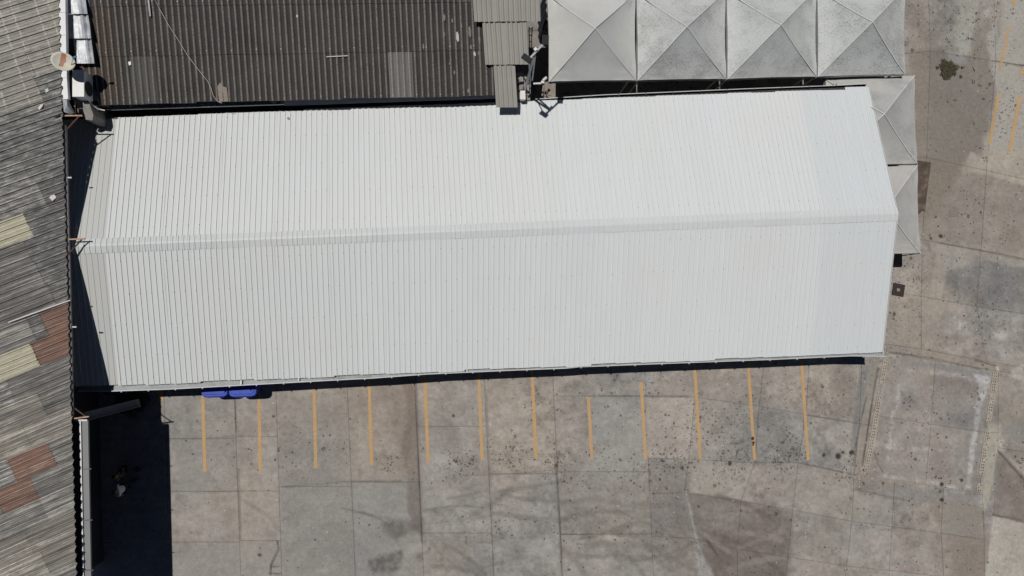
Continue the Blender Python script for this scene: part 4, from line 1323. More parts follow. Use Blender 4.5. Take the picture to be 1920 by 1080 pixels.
for i in range(nr_ - 1):
    for k in range(na):
        a = 1 + i * na + k; b = 1 + i * na + (k + 1) % na; fs.append((a, a + na, b + na, b))
b0 = len(vs)
for k in range(na):
    x, y, z = vs[1 + (nr_ - 1) * na + k]; vs.append((x * 1.03, y * 1.03, z - .015))
for k in range(na): fs.append((1 + (nr_ - 1) * na + k, b0 + k, b0 + (k + 1) % na, 1 + (nr_ - 1) * na + (k + 1) % na))
mb.add(vs, fs, True)
od_ = mb.build('reflector', M_dish, dish, world=False)
od_.location = (0, 0, .60); od_.rotation_euler = (math.radians(4), math.radians(12), math.radians(-16))
mb = MB(); mb.tube([(dc.x, dc.y, 4.7), (dc.x, dc.y, 5.18)], .028); mb.build('mast', M_grey_steel, dish)
mb = MB(); mb.bar(at(133, 121, 5.2), at(137, 110, 5.45), .03, .03); mb.build('feed_arm', M_white, dish)
mb = MB(); p = at(136.5, 109.5, 5.47); mb.tube([p, p + Vector((.10, .05, .02)), p + Vector((.14, .06, .02))], [.035, .045, .03], 8); mb.build('feed_horn', plain('blue_feed_cap', (.05, .16, .35), .5), dish)

# air conditioner ------------------------------------------------------
ac0 = at(137.5, 133.5, 4.42); ac1 = at(154.5, 133, 4.42); ac2 = at(157.5, 179.5, 4.42); ac3 = at(139, 179.5, 4.42)
acc = (ac0 + ac1 + ac2 + ac3) / 4
AC = empty('air_conditioner', (acc.x, acc.y, 3.78), 'white air conditioner outdoor unit with round fan beside the satellite dish', 'air conditioner')
wx_, wy_, hz_ = .40, 1.0, .64
Mz = Matrix.Rotation(math.radians(1.5), 3, 'Z')
cen = Vector((acc.x, acc.y, 4.42 - hz_ / 2))
mb = MB(); mb.box(cen, (wx_, wy_, hz_), Mz); o = mb.build('casing', M_white, AC)
bv = o.modifiers.new('b', 'BEVEL'); bv.width = .018; bv.segments = 2
mb = MB(); mb.box(cen + Vector((0, 0, hz_ / 2 + .008)), (wx_ + .03, wy_ + .03, .024), Mz); o = mb.build('top_cover', M_white, AC)
bv = o.modifiers.new('b', 'BEVEL'); bv.width = .008; bv.segments = 2
fc = cen + Vector((wx_ / 2 + .004, -.1, 0))
def ring(c, r0, r1, x, n=24):
    vs = []; fs = []
    for k in range(n):
        t = 2 * math.pi * k / n
        vs.append(c + Vector((x, r0 * math.cos(t), r0 * math.sin(t)))); vs.append(c + Vector((x, r1 * math.cos(t), r1 * math.sin(t))))
    for k in range(n): fs.append((2 * k, 2 * k + 1, (2 * k + 3) % (2 * n), (2 * k + 2) % (2 * n)))
    return vs, fs
mb = MB(); mb.tube([fc, fc + Vector((.006, 0, 0))], .27, 28); mb.build('fan_recess', M_black, AC)
mb = MB()
for r in (.28, .22, .16, .10): mb.add(*ring(fc, r - .006, r + .006, .018))
for k in range(10):
    t = math.pi * k / 10; d = Vector((0, math.cos(t), math.sin(t))); mb.bar(fc + Vector((.02, 0, 0)) - d * .28, fc + Vector((.02, 0, 0)) + d * .28, .005, .005, (1, 0, 0))
mb.build('fan_grille', M_steel, AC)
mb = MB(); mb.tube([fc + Vector((.012, 0, 0)), fc + Vector((.03, 0, 0))], .04, 12); mb.build('hub', M_dark, AC)
for s in (-1, 1):
    mb = MB(); mb.box(cen + Vector((0, s * .34, -hz_ / 2 - .03)), (.46, .05, .06)); mb.build('foot', M_steel, AC)
mb = MB(); mb.tube([cen + Vector((.1, -.5, -.2)), cen + Vector((.18, -.6, -.3)), cen + Vector((.3, -.72, -.5)), cen + Vector((.5, -.74, -.62))], .022); mb.build('pipe', M_white, AC)

# concrete stub wall that carries the unit
st = empty('stub_wall', at(158, 205, 0) * 1.0, 'short rough concrete wall under the air conditioner at the roof corner', 'wall')
for (pts, zt, nm) in (([(143, 186), (166, 189), (175, 215), (173, 226), (160, 224), (146, 212)], 3.9, 'wall_block'), ([(131, 140), (176, 142), (184, 188), (135, 186)], 3.70, 'pier')):
    mb = MB(); mb.poly([(at(x, y, zt).x, at(x, y, zt).y) for x, y in pts][::-1], 0, zt); mb.build(nm, M_conc, st)
mb = MB(); mb.bar(at(140.5, 190, 4.0), at(141, 216, 4.2), .04, .04); tag(mb.build('rusty_upright', M_rustpale), 'short rusty upright bar beside the stub wall', 'bar')
mb = MB(); mb.tube([at(166, 199, 3.5), at(172, 200, 3.5), (at(178, 199, 3.5)), at(180, 197, 3.5)], .03); tag(mb.build('pipe_stub', M_white), 'white bent pipe stub below the air conditioner', 'pipe')
mb = MB(); mb.bar(at(190, 205, 3.4), at(206, 206, 3.35), .02, .02); mb.bar(at(183, 208, 3.3), at(196, 212, 3.3), .02, .02)
tag(mb.build('wire_ends', M_bcable), 'frayed black wire ends by the rubble gutter', 'wire')

# steel brackets at the left eave ----------------------------------
def bracket(tip, root, low, z, mat1, label):
    T, R0, Lw = at(*tip, z), at(*root, z - .02), at(*low, z - .05)
    t = empty('eave_bracket', R0, label, 'bracket', 'angle brackets sticking out of the left roof edge')
    mb = MB(); mb.bar(R0, T, .05, .05); mb.build('arm', mat1, t)
    mb = MB(); mb.bar(Lw, T - (T - R0).normalized() * .1, .045, .045); mb.build('brace', M_rust, t)
bracket((154.5, 217), (119, 217), (119, 250), 4.52, M_rustpale, 'steel angle bracket nearest the air conditioner and stub wall')
bracket((159.5, 447.5), (129, 449), (127, 478), 4.6, M_rustpale, 'rusty angle bracket over the left end of the white ridge')
bracket((167, 781), (140, 784.5), (136, 762), 4.5, M_rustpale, 'rusty angle bracket above the end of the pale side gutter')
mb = MB(); mb.tube([at(124, 235, 4.5), at(127, 360, 4.5), at(132, 545, 4.5), at(134.5, 650, 4.5), at(136.5, 783, 4.5)], .05)
tag(mb.build('eave_pipe', M_steel), 'thin dark pipe running beside the left roof edge over the shaded white sheets', 'pipe')
for px, py in ((127, 333), (136, 613)):
    p = at(px, py, 4.6); mb = MB(); mb.bar(p, p + Vector((.14, 0, 0)), .05, .03)
    tag(mb.build('roof_clip', M_gutter_rim), 'small pale clip on the left eave ' + ('above the bracket over the ridge' if py < 400 else 'beside the rust red sheets'), 'clip')

# long pale side gutter, lower left, with a fascia board ----------------------
sg = empty('side_gutter', at(152, 940, 4.3), 'long pale grey gutter along the left building above the shaded yard', 'gutter')
P0, P1 = at(150.5, 789, 4.28), at(157, 1130, 4.28)
d = (P1 - P0).normalized(); s = Vector((-d.y, d.x, 0)); s = s if s.x > 0 else -s
mb = MB(); mb.bar(P0, P1, .055, .03); mb.build('rim', M_white, sg)
mb = MB(); mb.bar(P0 + s * .155 - Vector((0, 0, .05)), P1 + s * .155 - Vector((0, 0, .05)), .25, .02); mb.bar(P0 + s * .28 - Vector((0, 0, .02)), P1 + s * .28 - Vector((0, 0, .02)), .012, .09); mb.build('fascia', plain('grey_gutter_floor', A(124, 127, 129), .7, 0, .06, 1.5), sg)
mb = MB(); mb.bar(P0 - s * .20 - Vector((0, 0, .04)), P1 - s * .20 - Vector((0, 0, .04)), .38, .02); mb.build('trough', M_bronze, sg)  # dark plate widened to block light leaking between eave and rim
mb = MB(); mb.bar(P0 + Vector((-.15, .02, 0)), P0 + Vector((.25, .02, 0)), .06, .03); mb.build('end_cap', M_white, sg)
for y in (880, 976, 1070):
    p = at(151 + (y - 789) * .019, y, 4.30); mb = MB(); mb.bar(p, p + s * .36, .03, .02); mb.build('hanger', M_steel, sg)
# slanting chute joining the two buildings
ch = empty('slanting_chute', at(200, 775, 2.5), 'slanting grey sheet-metal chute from the side gutter towards the shelter', 'chute')
a0, a1 = at(160, 781, 2.5), at(262, 755, .7)
mb = MB(); mb.bar(a0, a1, .30, .03); mb.build('chute_floor', M_gutter, ch)
dd = (a1 - a0).normalized(); ss = Vector((0, 0, 1)).cross(dd).normalized()
for sgn in (-1, 1):
    mb = MB(); mb.bar(a0 + ss * .16 * sgn + Vector((0, 0, .08)), a1 + ss * .16 * sgn + Vector((0, 0, .08)), .02, .18); mb.build('chute_side', M_wallw, ch)

# ------------------------------------------------------------------ TENTS
def fabric(name, base, dirt, blot):
    m, t, b = new_mat(name)
    v = coords(t); oi = t.nodes.new('ShaderNodeObjectInfo')
    g = noise(t, v, .9, 6, .65); f = noise(t, v, 17, 4, .8); h = noise(t, v, 4, 6, .7)
    col = ramp(t, h, [(.3, tuple(x * .93 for x in base)), (.7, base)])
    col = mix(t, ramp(t, g, [(.46, 0), (.72, blot)]), col, tuple(x * .45 for x in base))
    spk = math_n(t, 'MULTIPLY', ramp(t, f, [(.50, 0), (.62, 1)]), ramp(t, g, [(.35, dirt * .3), (.6, dirt)]))
    col = mix(t, spk, col, tuple(x * .33 for x in base))
    t.links.new(col, b.inputs['Base Color']); b.inputs['Roughness'].default_value = .55
    b.inputs['Specular IOR Level'].default_value = .3
    return m
MT = [fabric('clean_grey_canvas', A(196, 198, 196), .06, .15), fabric('spotted_grey_canvas', A(196, 199, 198), .8, .5),
      fabric('mildewed_grey_canvas', A(196, 200, 199), .6, .45), fabric('heavily_spotted_canvas', A(196, 200, 199), .9, .4),
      fabric('dusty_grey_canvas', A(180, 181, 179), .35, .45), fabric('pale_dusty_canvas', A(182, 182, 179), .15, .3)]
M_seam = plain('white_seam_tape', A(222, 224, 224), .5, 0, .05)
M_leg = plain('white_tent_pole', (.55, .55, .54), .5)
def tent(c4, apex, mat, label):
    """c4: TL, TR, BR, BL world corners at eave height, apex world point"""
    cen = sum(c4, Vector()) / 4
    t = empty('tent', (cen.x, cen.y, 0), label, 'tent', 'square canvas tents beside the white roof')
    nd = 16
    for k in range(4):
        a, b = c4[k], c4[(k + 1) % 4]
        vs, fs = [], []
        for j in range(nd + 1):          # j: from eave (0) to apex (1)
            f = j / nd
            for i in range(nd + 1):
                s = i / nd
                p = a.lerp(b, s).lerp(apex, f)
                q = 4 * s * (1 - s)
                sag = -.07 * q * math.sin(math.pi * f) - .05 * math.sin(math.pi * f)
                # corner puckers
                cr_ = 0
                for (cs, sgn) in ((s, 1), (1 - s, -1)):
                    dist = math.hypot(cs * 3.9, f * 2.2)
                    ang = math.atan2(f * 2.2, cs * 3.9 + 1e-6)
                    cr_ += .05 * math.exp(-((dist - .42) / .34) ** 2) * math.sin(ang * 13 + k)
                inset = q * (1 - f) * .035
                p = p + Vector((0, 0, sag + cr_)) + (cen - p).normalized() * inset
                vs.append(p)
        for j in range(nd):
            for i in range(nd):
                A_ = j * (nd + 1) + i; fs.append((A_, A_ + 1, A_ + nd + 2, A_ + nd + 1))
        mb = MB(); mb.add(vs, fs, True); mb.build('canvas_panel', mat, t)
        mb = MB()
        vs = []; fs = []
        for i in range(nd + 1):
            s = i / nd; q = 4 * s * (1 - s)
            p = a.lerp(b, s); p = p + (cen - p).normalized() * (q * .035)
            vs += [p, p - Vector((0, 0, .22))]
        for i in range(nd): fs.append((2 * i, 2 * i + 1, 2 * i + 3, 2 * i + 2))
        mb.add(vs, fs); mb.build('valance', mat, t)
        mb = MB(); pts = [a.lerp(apex, f) + Vector((0, 0, .03 - .05 * math.sin(math.pi * f))) for f in [x / 10 for x in range(11)]]
        [mb.bar(q0, q1, .024, .012) for q0, q1 in zip(pts[:-1], pts[1:])]; mb.build('hip_seam', M_seam, t)
        mb = MB(); ci = a + (cen - a).normalized() * .26; mb.box((ci.x, ci.y, a.z / 2 - .03), (.05, .05, a.z - .06)); mb.build('leg', M_leg, t)
        mb = MB(); bi = b + (cen - b).normalized() * .26; mb.bar(ci - Vector((0, 0, .12)), bi - Vector((0, 0, .12)), .03, .05); mb.build('eave_bar', M_leg, t)
    return t
ZT, ZA = 2.5, 4.15
bx = [1028, 1194, 1362.5, 1532, 1697.5]; byb = [153.5, 151, 148.5, 144, 139.5]; byt = [-10, -13, -16, -20, -22]; bxt = [1025, 1192, 1361, 1531, 1698]
apx = [(1115.5, 53), (1288, 50), (1464, 46.5), (1635.5, 41.5)]
lab = ['clean grey tent at the left end of the row', 'black spotted grey tent, second from the left in the row', 'mildewed grey tent, third from the left in the row', 'heavily speckled grey tent at the right end of the row']
for i in range(4):
    c4 = [at(bxt[i] + 1, byt[i], ZT), at(bxt[i + 1] - 1, byt[i + 1], ZT), at(bx[i + 1] - 1.2, byb[i + 1], ZT), at(bx[i] + 1.2, byb[i], ZT)]
    tent(c4, at(*apx[i], ZA), MT[[0, 1, 2, 3][i]], lab[i])
# second row beyond the picture
for i in range(4):
    c4 = [at(bxt[i] + 1, byt[i] - 172, ZT), at(bxt[i + 1] - 1, byt[i + 1] - 172, ZT), at(bxt[i + 1] - 1, byt[i + 1] - 4, ZT), at(bxt[i] + 1, byt[i] - 4, ZT)]
    tent(c4, sum(c4, Vector()) / 4 + Vector((0, 0, 1.05)), MT[[0, 2, 1, 2][i]], 'grey tent behind the front row, ' + ['first', 'second', 'third', 'fourth'][i] + ' from the left')
Z2, ZA2 = 2.15, 3.3
c4 = [at(1548, 149, Z2), at(1714.5, 141.5, Z2), at(1719.5, 307, Z2), at(1552, 313, Z2)]
tent(c4, at(1657.5, 214, ZA2), MT[4], 'dusty grey tent in the corner, sticking out from under the upper right roof end')
c4 = [at(1552.5, 315, Z2), at(1720, 309.5, Z2), at(1725, 475, Z2), at(1558, 480, Z2)]
tent(c4, at(1663, 391, ZA2), MT[5], 'pale grey tent sticking out from under the right end of the white ridge')
# black sloping sheet filling the dark square below the last tent
mb = MB(); P = [at(1675, 474, 1.0), at(1691.5, 474, 1.0), at(1692, 498.5, .25), at(1674, 498.5, .25)]
mb.add(P + [p - Vector((0, 0, .03)) for p in P], [(0, 1, 2, 3), (7, 6, 5, 4), (0, 4, 5, 1), (1, 5, 6, 2), (2, 6, 7, 3), (3, 7, 4, 0)])
tag(mb.build('black_sheet', M_black), 'black rectangular sheet sloping out below the pale tent', 'panel')
mb = MB(); mb.bar(at(1690, 479.5, 1.7), at(1724, 475, 2.2), .04, .04); tag(mb.build('guy_strut', M_black), 'thin dark strut under the lower edge of the pale tent', 'strut')
# square dark plate with pale centre
pc = at(1684.5, 543.5, .03); R2 = Matrix.Rotation(math.radians(-10), 3, 'Z')
pl = empty('post_base', (pc.x, pc.y, 0), 'square dark brown metal plate with a pale square centre beside the roof end', 'metal plate')
M_brown = plain('dark_brown_steel', (.035, .026, .024), .6, .1, .2)
mb = MB()
for (cx, cy, sx, sy) in ((0, .18, .58, .22), (0, -.18, .58, .22), (.185, 0, .21, .14), (-.185, 0, .21, .14)):
    mb.box(pc + R2 @ Vector((cx, cy, 0)), (sx, sy, .03), R2)
mb.build('plate', M_brown, pl)
mb = MB(); mb.box(pc + Vector((0, 0, -.006)), (.155, .135, .02), R2); mb.build('centre_fill', M_cement, pl)
for sx, sy in ((-1, -1), (1, -1), (1, 1), (-1, 1)):
    q = pc + R2 @ Vector((.25 * sx, .25 * sy, .015)); mb = MB(); mb.tube([q, q + Vector((0, 0, .02))], .014, 6); mb.build('bolt', M_steel, pl)
# thin mottled brown patch on the ground right of the tents
M_patch, tb_, bb_ = new_mat('mottled_brown_patch')
vb = coords(tb_); nb_ = noise(tb_, vb, 1.6, 7, .65)
tb_.links.new(ramp(tb_, nb_, [(.3, A(62, 54, 48)), (.52, A(86, 75, 67)), (.72, A(134, 116, 100))]), bb_.inputs['Base Color']); bb_.inputs['Roughness'].default_value = .9
mb = MB(); pts = [(1715, 300.5), (1745, 304.5), (1739, 350), (1733.5, 397), (1729, 395), (1723, 401), (1712, 398)]
mb.poly([Wp(*p) for p in pts][::-1], .005, .03)
tag(mb.build('ground_patch', M_patch), 'mottled brown flat patch on the ground at the right edge of the tents', 'board')

# ------------------------------------------------------------------ FLOODLIGHT MAST and the clutter round its foot
mast_top = at(1001, 106, 6.75)
mast = empty('floodlight_mast', (mast_top.x, mast_top.y, 0), 'steel mast with two dark floodlights between the grey sheets and the tents', 'floodlight mast')
mb = MB(); mb.tube([(mast_top.x, mast_top.y, 2.9), (mast_top.x, mast_top.y, 6.8)], .05, 8); mb.build('pole', M_grey_steel, mast)
mb = MB(); A1, A2 = at(992, 111, 6.95), at(1018, 83, 6.95); mb.bar(A1, A2, .07, .06); mb.build('cross_arm', M_grey_steel, mast)
mb = MB(); mb.bar(at(1003.5, 103, 6.85), at(998, 150, 4.2), .06, .05); mb.build('stay', M_grey_steel, mast)
mb = MB(); mb.bar(at(992, 118, 6.85), at(994, 150, 4.3), .035, .035); mb.build('stay', M_grey_steel, mast)
for px, py, sx, sy, rz in ((987.5, 109.5, .37, .21, -36), (1022.5, 75, .24, .34, -3)):
    c = at(px, py, 7.0); Rm = Matrix.Rotation(math.radians(rz), 3, 'Z') @ Matrix.Rotation(math.radians(8), 3, 'X')
    f = empty('floodlight_head', c - mast.location, parent=mast)
    mb = MB(); mb.box(c, (sx, sy, .09), Rm); o = mb.build('shell', M_dark, f); bv = o.modifiers.new('b', 'BEVEL'); bv.width = .02; bv.segments = 2
    mb = MB(); mb.box(c - Rm @ Vector((0, 0, .052)), (sx * .88, sy * .88, .012), Rm); mb.build('lens', M_glass, f)
    mb = MB()
    for k in range(5): mb.box(c + Rm @ Vector(((k - 2) * sx * .18, 0, .052)), (.012, sy * .8, .02), Rm)
    mb.build('cooling_fins', M_dark, f)
mb = MB(); mb.box(at(1004, 92.5, 7.02), (.11, .11, .08), Matrix.Rotation(.7, 3, 'Z')); mb.build('junction_box', M_white, mast)
# clutter: masonry stub with blocks
cl = empty('masonry_stub', at(985, 160, 0), 'broken masonry wall end with loose blocks at the foot of the floodlight mast', 'wall')
mb = MB(); mb.poly([(at(x, y, 2.9).x, at(x, y, 2.9).y) for x, y in ((969, 137), (996, 140), (994, 188), (968, 189))][::-1], 0, 2.9); mb.build('wall_core', M_conc, cl)
M_blk = plain('grey_block', (.30, .29, .27), .95, 0, .25, 8, .4)
for px, py, sx, sy, rz, z_ in ((974, 141, .36, .16, 3, 3.05), (972, 148, .22, .10, -3, 3.08), (971, 153, .2, .09, 5, 3.05), (978, 149, .12, .22, 4, 3.05), (984, 165, .1, .3, -2, 3.0), (974, 165, .26, .2, 8, 3.0), (990, 168, .07, .5, 2, 3.05), (986, 146, .14, .12, 30, 3.06), (971, 180, .2, .26, 2, 2.98)):
    mb = MB(); mb.box(at(px, py, z_), (sx, sy, .14), Matrix.Rotation(math.radians(rz), 3, 'Z')); mb.build('block', random.choice([M_blk, M_conc]), cl)
mb = MB()
bkt = at(980.5, 178, 3.25)
mb.add([bkt + Vector(p) for p in ((-.1, -.17, -.3), (.1, -.17, -.3), (.1, .17, -.3), (-.1, .17, -.3), (-.12, -.19, 0), (.12, -.19, 0), (.10, .19, 0), (-.12, .19, 0))], [(0, 1, 5, 4), (1, 2, 6, 5), (2, 3, 7, 6), (3, 0, 4, 7), (4, 5, 6, 7), (3, 2, 1, 0)])
o = mb.build('meter_box', M_white); bv = o.modifiers.new('b', 'BEVEL'); bv.width = .015
tag(o, 'white box standing on the masonry stub near the white roof', 'box')
mb = MB()
for k in range(9):
    p = at(984 + random.uniform(-3, 9), 150 + random.uniform(-12, 22), 3.2); q = p + Vector((random.uniform(-.15, .15), random.uniform(-.5, .35), random.uniform(-.05, .3)))
    mid_ = (p + q) / 2 + Vector((random.uniform(-.1, .1), 0, .12)); mb.tube([p, mid_, q], .014, 5)
tag(mb.build('cable_bundle', M_bcable), 'tangle of black cables round the foot of the floodlight mast', 'cables')
mb = MB(); mb.bar(at(992, 50, 3.4), at(993, 130, 3.2), .04, .04); mb.bar(at(998, 50, 3.4), at(994, 130, 3.2), .04, .04)
for k in range(6): mb.bar(at(992, 54 + k * 12, 3.35), at(997, 54 + k * 12, 3.35), .03, .03)
tag(mb.build('steel_ladder', M_rust), 'narrow rusty steel ladder hanging beside the putty grey sheets', 'ladder')
# arm with white security camera
sc_ = empty('security_camera', at(1019, 150, 3.3), 'white security camera on a grey arm at the corner of the clean tent', 'camera')
mb = MB(); mb.bar(at(1000, 157, 3.2), at(1020, 156, 3.25), .07, .05); mb.build('arm', M_grey_steel, sc_)
mb = MB(); c0, c1 = at(1018, 151, 3.45), at(1025, 145, 3.45); mb.tube([c0, c0.lerp(c1, .1), c0.lerp(c1, .9), c1], [.04, .06, .06, .045], 10); mb.build('camera_body', M_white, sc_)
mb = MB(); mb.box(at(1017.5, 154, 3.38), (.13, .10, .08)); mb.build('mount', M_white, sc_)
for k, (a, b, w_) in enumerate((((1019, 160), (1016.5, 180), .06), ((1025, 155), (1022, 180), .08), ((1031, 158), (1030, 179), .14))):
    mb = MB(); mb.bar(at(*a, 2.5), at(*b, 2.5), w_, .05)
    tag(mb.build('plank', M_wood), 'weathered plank beside the white roof, ' + ['leftmost of three below the security camera', 'middle of three below the security camera', 'widest of three below the clean tent corner'][k], 'plank')
# dark curtain hung on the left side of the first tent
mb = MB(); a, b = at(1029, -20, 2.4), at(1030, 38, 2.4)
vs = []; fs = []
for i in range(13):
    p = a.lerp(b, i / 12) + Vector((.03 * math.sin(i * 2.2) - .12, 0, 0)); vs += [p, p + Vector((-.12, 0, -2.1))]
for i in range(12): fs.append((2 * i, 2 * i + 1, 2 * i + 3, 2 * i + 2))
mb.add(vs, fs); tag(mb.build('curtain', plain('navy_curtain', (.02, .03, .045), .8)), 'dark navy curtain hanging on the left side of the clean tent', 'curtain')

# ------------------------------------------------------------------ BLUE BINS under the lower eave
def rounded(cx, cy, sx, sy, r, z, n=5, back=.04):
    pts = []
    for (qx, qy, a0, rr) in ((1, -1, -90, r), (1, 1, 0, back), (-1, 1, 90, back), (-1, -1, 180, r)):
        for k in range(n + 1):
            a = math.radians(a0 + 90 * k / n)
            pts.append(Vector((cx + qx * (sx / 2 - rr) + rr * math.cos(a), cy + qy * (sy / 2 - rr) + rr * math.sin(a), z)))
    return pts
def loft(rings, smooth=True):
    mb = MB(); n = len(rings[0]); vs = [p for r in rings for p in r]; fs = []
    for j in range(len(rings) - 1):
        for k in range(n): fs.append((j * n + k, j * n + (k + 1) % n, (j + 1) * n + (k + 1) % n, (j + 1) * n + k))
    fs.append(tuple(range((len(rings) - 1) * n, len(rings) * n))); fs.append(tuple(range(n))[::-1])
    mb.add(vs, fs, False); return mb
def bin_(px0, px1, pyf, label, mat, zt=1.22):
    a, b = at(px0, pyf, zt), at(px1, pyf - (px1 - px0) * .042, zt)
    wd = (b - a).length; dp = .95
    ang = math.atan2(b.y - a.y, b.x - a.x)
    root = empty('waste_container', ((a + b) / 2 + Vector((math.sin(-ang) * 0, dp / 2, -zt)))[:], label, 'waste container')
    root.location.z = 0
    root.rotation_euler.z = ang
    def put(mb, nm, m_, sm=0):
        o = mb.build(nm, m_, root, world=False); bv = o.modifiers.new('b', 'BEVEL'); bv.width = .012; bv.segments = 2; bv.limit_method = 'ANGLE'; return o
    put(loft([rounded(0, .02, wd * .80, dp * .70, .1, .14), rounded(0, .01, wd * .92, dp * .88, .12, 1.05), rounded(0, 0, wd * .97, dp * .95, .14, 1.06), rounded(0, 0, wd * .97, dp * .95, .14, 1.12)]), 'container_body', mat)
    put(loft([rounded(0, 0, wd, dp, .20, 1.13), rounded(0, 0, wd, dp, .20, 1.19), rounded(0, 0, wd * .95, dp * .93, .17, 1.225)]), 'lid', mat)
    put(loft([rounded(0, -.02, wd * .86, dp * .74, .13, 1.20), rounded(0, -.02, wd * .82, dp * .70, .12, 1.25)]), 'lid_panel', mat)
    for sx in (-1, 1):
        for sy in (-1, 1):
            mb = MB(); mb.tube([(sx * wd * .36 - .025, sy * .26, .09), (sx * wd * .36 + .025, sy * .26, .09)], .09, 12); mb.build('wheel', M_black, root, world=False)
    mb = MB(); mb.bar((-wd * .3, -dp * .48 - .03, 1.08), (wd * .3, -dp * .48 - .03, 1.08), .03, .03); mb.build('handle', mat, root, world=False)
    return root
bin_(376.5, 426.5, 746, 'blue lidded waste container, left one of the pair under the lower eave', M_blue)
bin_(428, 480.5, 745.5, 'blue lidded waste container, right one of the pair under the lower eave', M_blue)
bin_(190, 238, 742, 'dark blue waste container in the shade near the slanting chute', M_darkblue)

# ------------------------------------------------------------------ PLANTS
def leafy(name, c, rad, hgt, n, size, mats, label, cat, stems=6):
    t = empty(name, c, label, cat)
    mb = MB()
    for k in range(n):
        a = random.uniform(0, 2 * math.pi); lobe = 1 + .14 * math.sin(3 * a + 1) + .13 * math.sin(7 * a)
        r = rad * math.sqrt(random.random()) * lobe * random.uniform(.7, 1.1)
        z = hgt * random.random() * max(.15, (1 - (r / rad / 1.4) ** 2))
        p = Vector(c) + Vector((r * math.cos(a), r * math.sin(a), z + .01))
        s = size * random.uniform(.5, 1.3)
        d = Vector((random.gauss(0, 1), random.gauss(0, 1), random.gauss(0, .5))).normalized()
        e = d.cross(Vector((random.gauss(0, .4), random.gauss(0, .4), 1))).normalized()
        mb.add([p - d * s, p + e * s * .4, p + d * s, p - e * s * .4], [(0, 1, 2, 3)])
    mb.build('foliage', mats, t, kind='stuff')
    mb = MB()
    for k in range(stems):
        a = k * 6.28 / stems; q = Vector(c) + Vector((rad * .6 * math.cos(a), rad * .6 * math.sin(a), hgt * .6)); mb.tube([Vector(c), (Vector(c) + q) / 2 + Vector((0, 0, .03)), q], [.012, .008, .004], 5)
    mb.build('stems', M_wood, t, kind='stuff')
M_weed = plain('dry_olive_weed', (.082, .074, .042), .9, 0, .45, 12, 0)
M_bush = plain('dark_green_bush', (.035, .05, .02), .9, 0, .4, 8, 0)
M_weed.use_backface_culling = False
leafy('weed_clump', at(1777, 130, .01), .46, .10, 2300, .035, M_weed, 'small olive weed clump growing on the muddy yard right of the tents', 'weed')
for k, (x, y, r) in enumerate(((1757, 127, .07), (1771, 146, .10), (1801, 144, .07), (1803, 127, .04), (1765, 124, .06))):
    leafy('weed_sprig', at(x, y, .01), r, .05, 160, .03, M_weed, 'tiny olive weed sprig near the clump, ' + ['left of it', 'just below it', 'below right of it', 'right of it', 'touching its left side'][k], 'weed', 3)
leafy('bush', at(252, 752, 0), .6, 1.0, 1500, .07, M_bush, 'dark leafy bush in the shade under the left end of the lower eave', 'bush')

# twigs and debris on the right yard and at the slab joints
M_twig = plain('dry_twig', (.07, .055, .04), .9, 0, .3)
tw = MB()
for (x, y) in [(1828, 26), (1831, 38), (1826, 44), (1815, 75), (1822, 73), (1783, 80), (1774, 73), (1862, 81), (1863, 33), (1872, 6), (1776, 192), (1790, 190), (1836, 277), (1848, 301), (1825, 155), (1846, 296), (1913, 868), (1916, 862), (1903, 857), (1835, 160), (1828, 132)]:
    for _ in range(3):
        p = at(x + random.uniform(-3, 3), y + random.uniform(-3, 3), .02); a = random.random() * 3.1
        q = p + Vector((math.cos(a), math.sin(a), 0)) * random.uniform(.05, .16); tw.tube([p, (p + q) / 2 + Vector((.02, .01, .01)), q], [.012, .01, .005], 4)
tag(tw.build('twigs', M_twig), 'scattered dry twigs and leaves on the right side of the yard', 'debris', kind='stuff')
# loose rubble stones near the corner of the roof and along strips
rb = MB()
for (x, y, n_, sp_) in ((1655, 655, 10, 4), (1659, 662, 8, 5), (1641, 674, 14, 5), (1608, 905, 26, 11), (1612, 895, 14, 8), (1700, 476, 14, 12), (1880, 832, 12, 6), (1742, 440, 6, 5)):
    for _ in range(n_):
        p = at(x + random.gauss(0, sp_), y + random.gauss(0, sp_ * .6), .02); r = random.uniform(.015, .05)
        rb.box(p, (r * 2, r * 1.5, r), Matrix.Rotation(random.random() * 3, 3, 'Z') @ Matrix.Rotation(random.random(), 3, 'X'))
tag(rb.build('gravel', M_block), 'loose pale rubble crumbs by the roof corner and the block strips', 'gravel', kind='stuff')

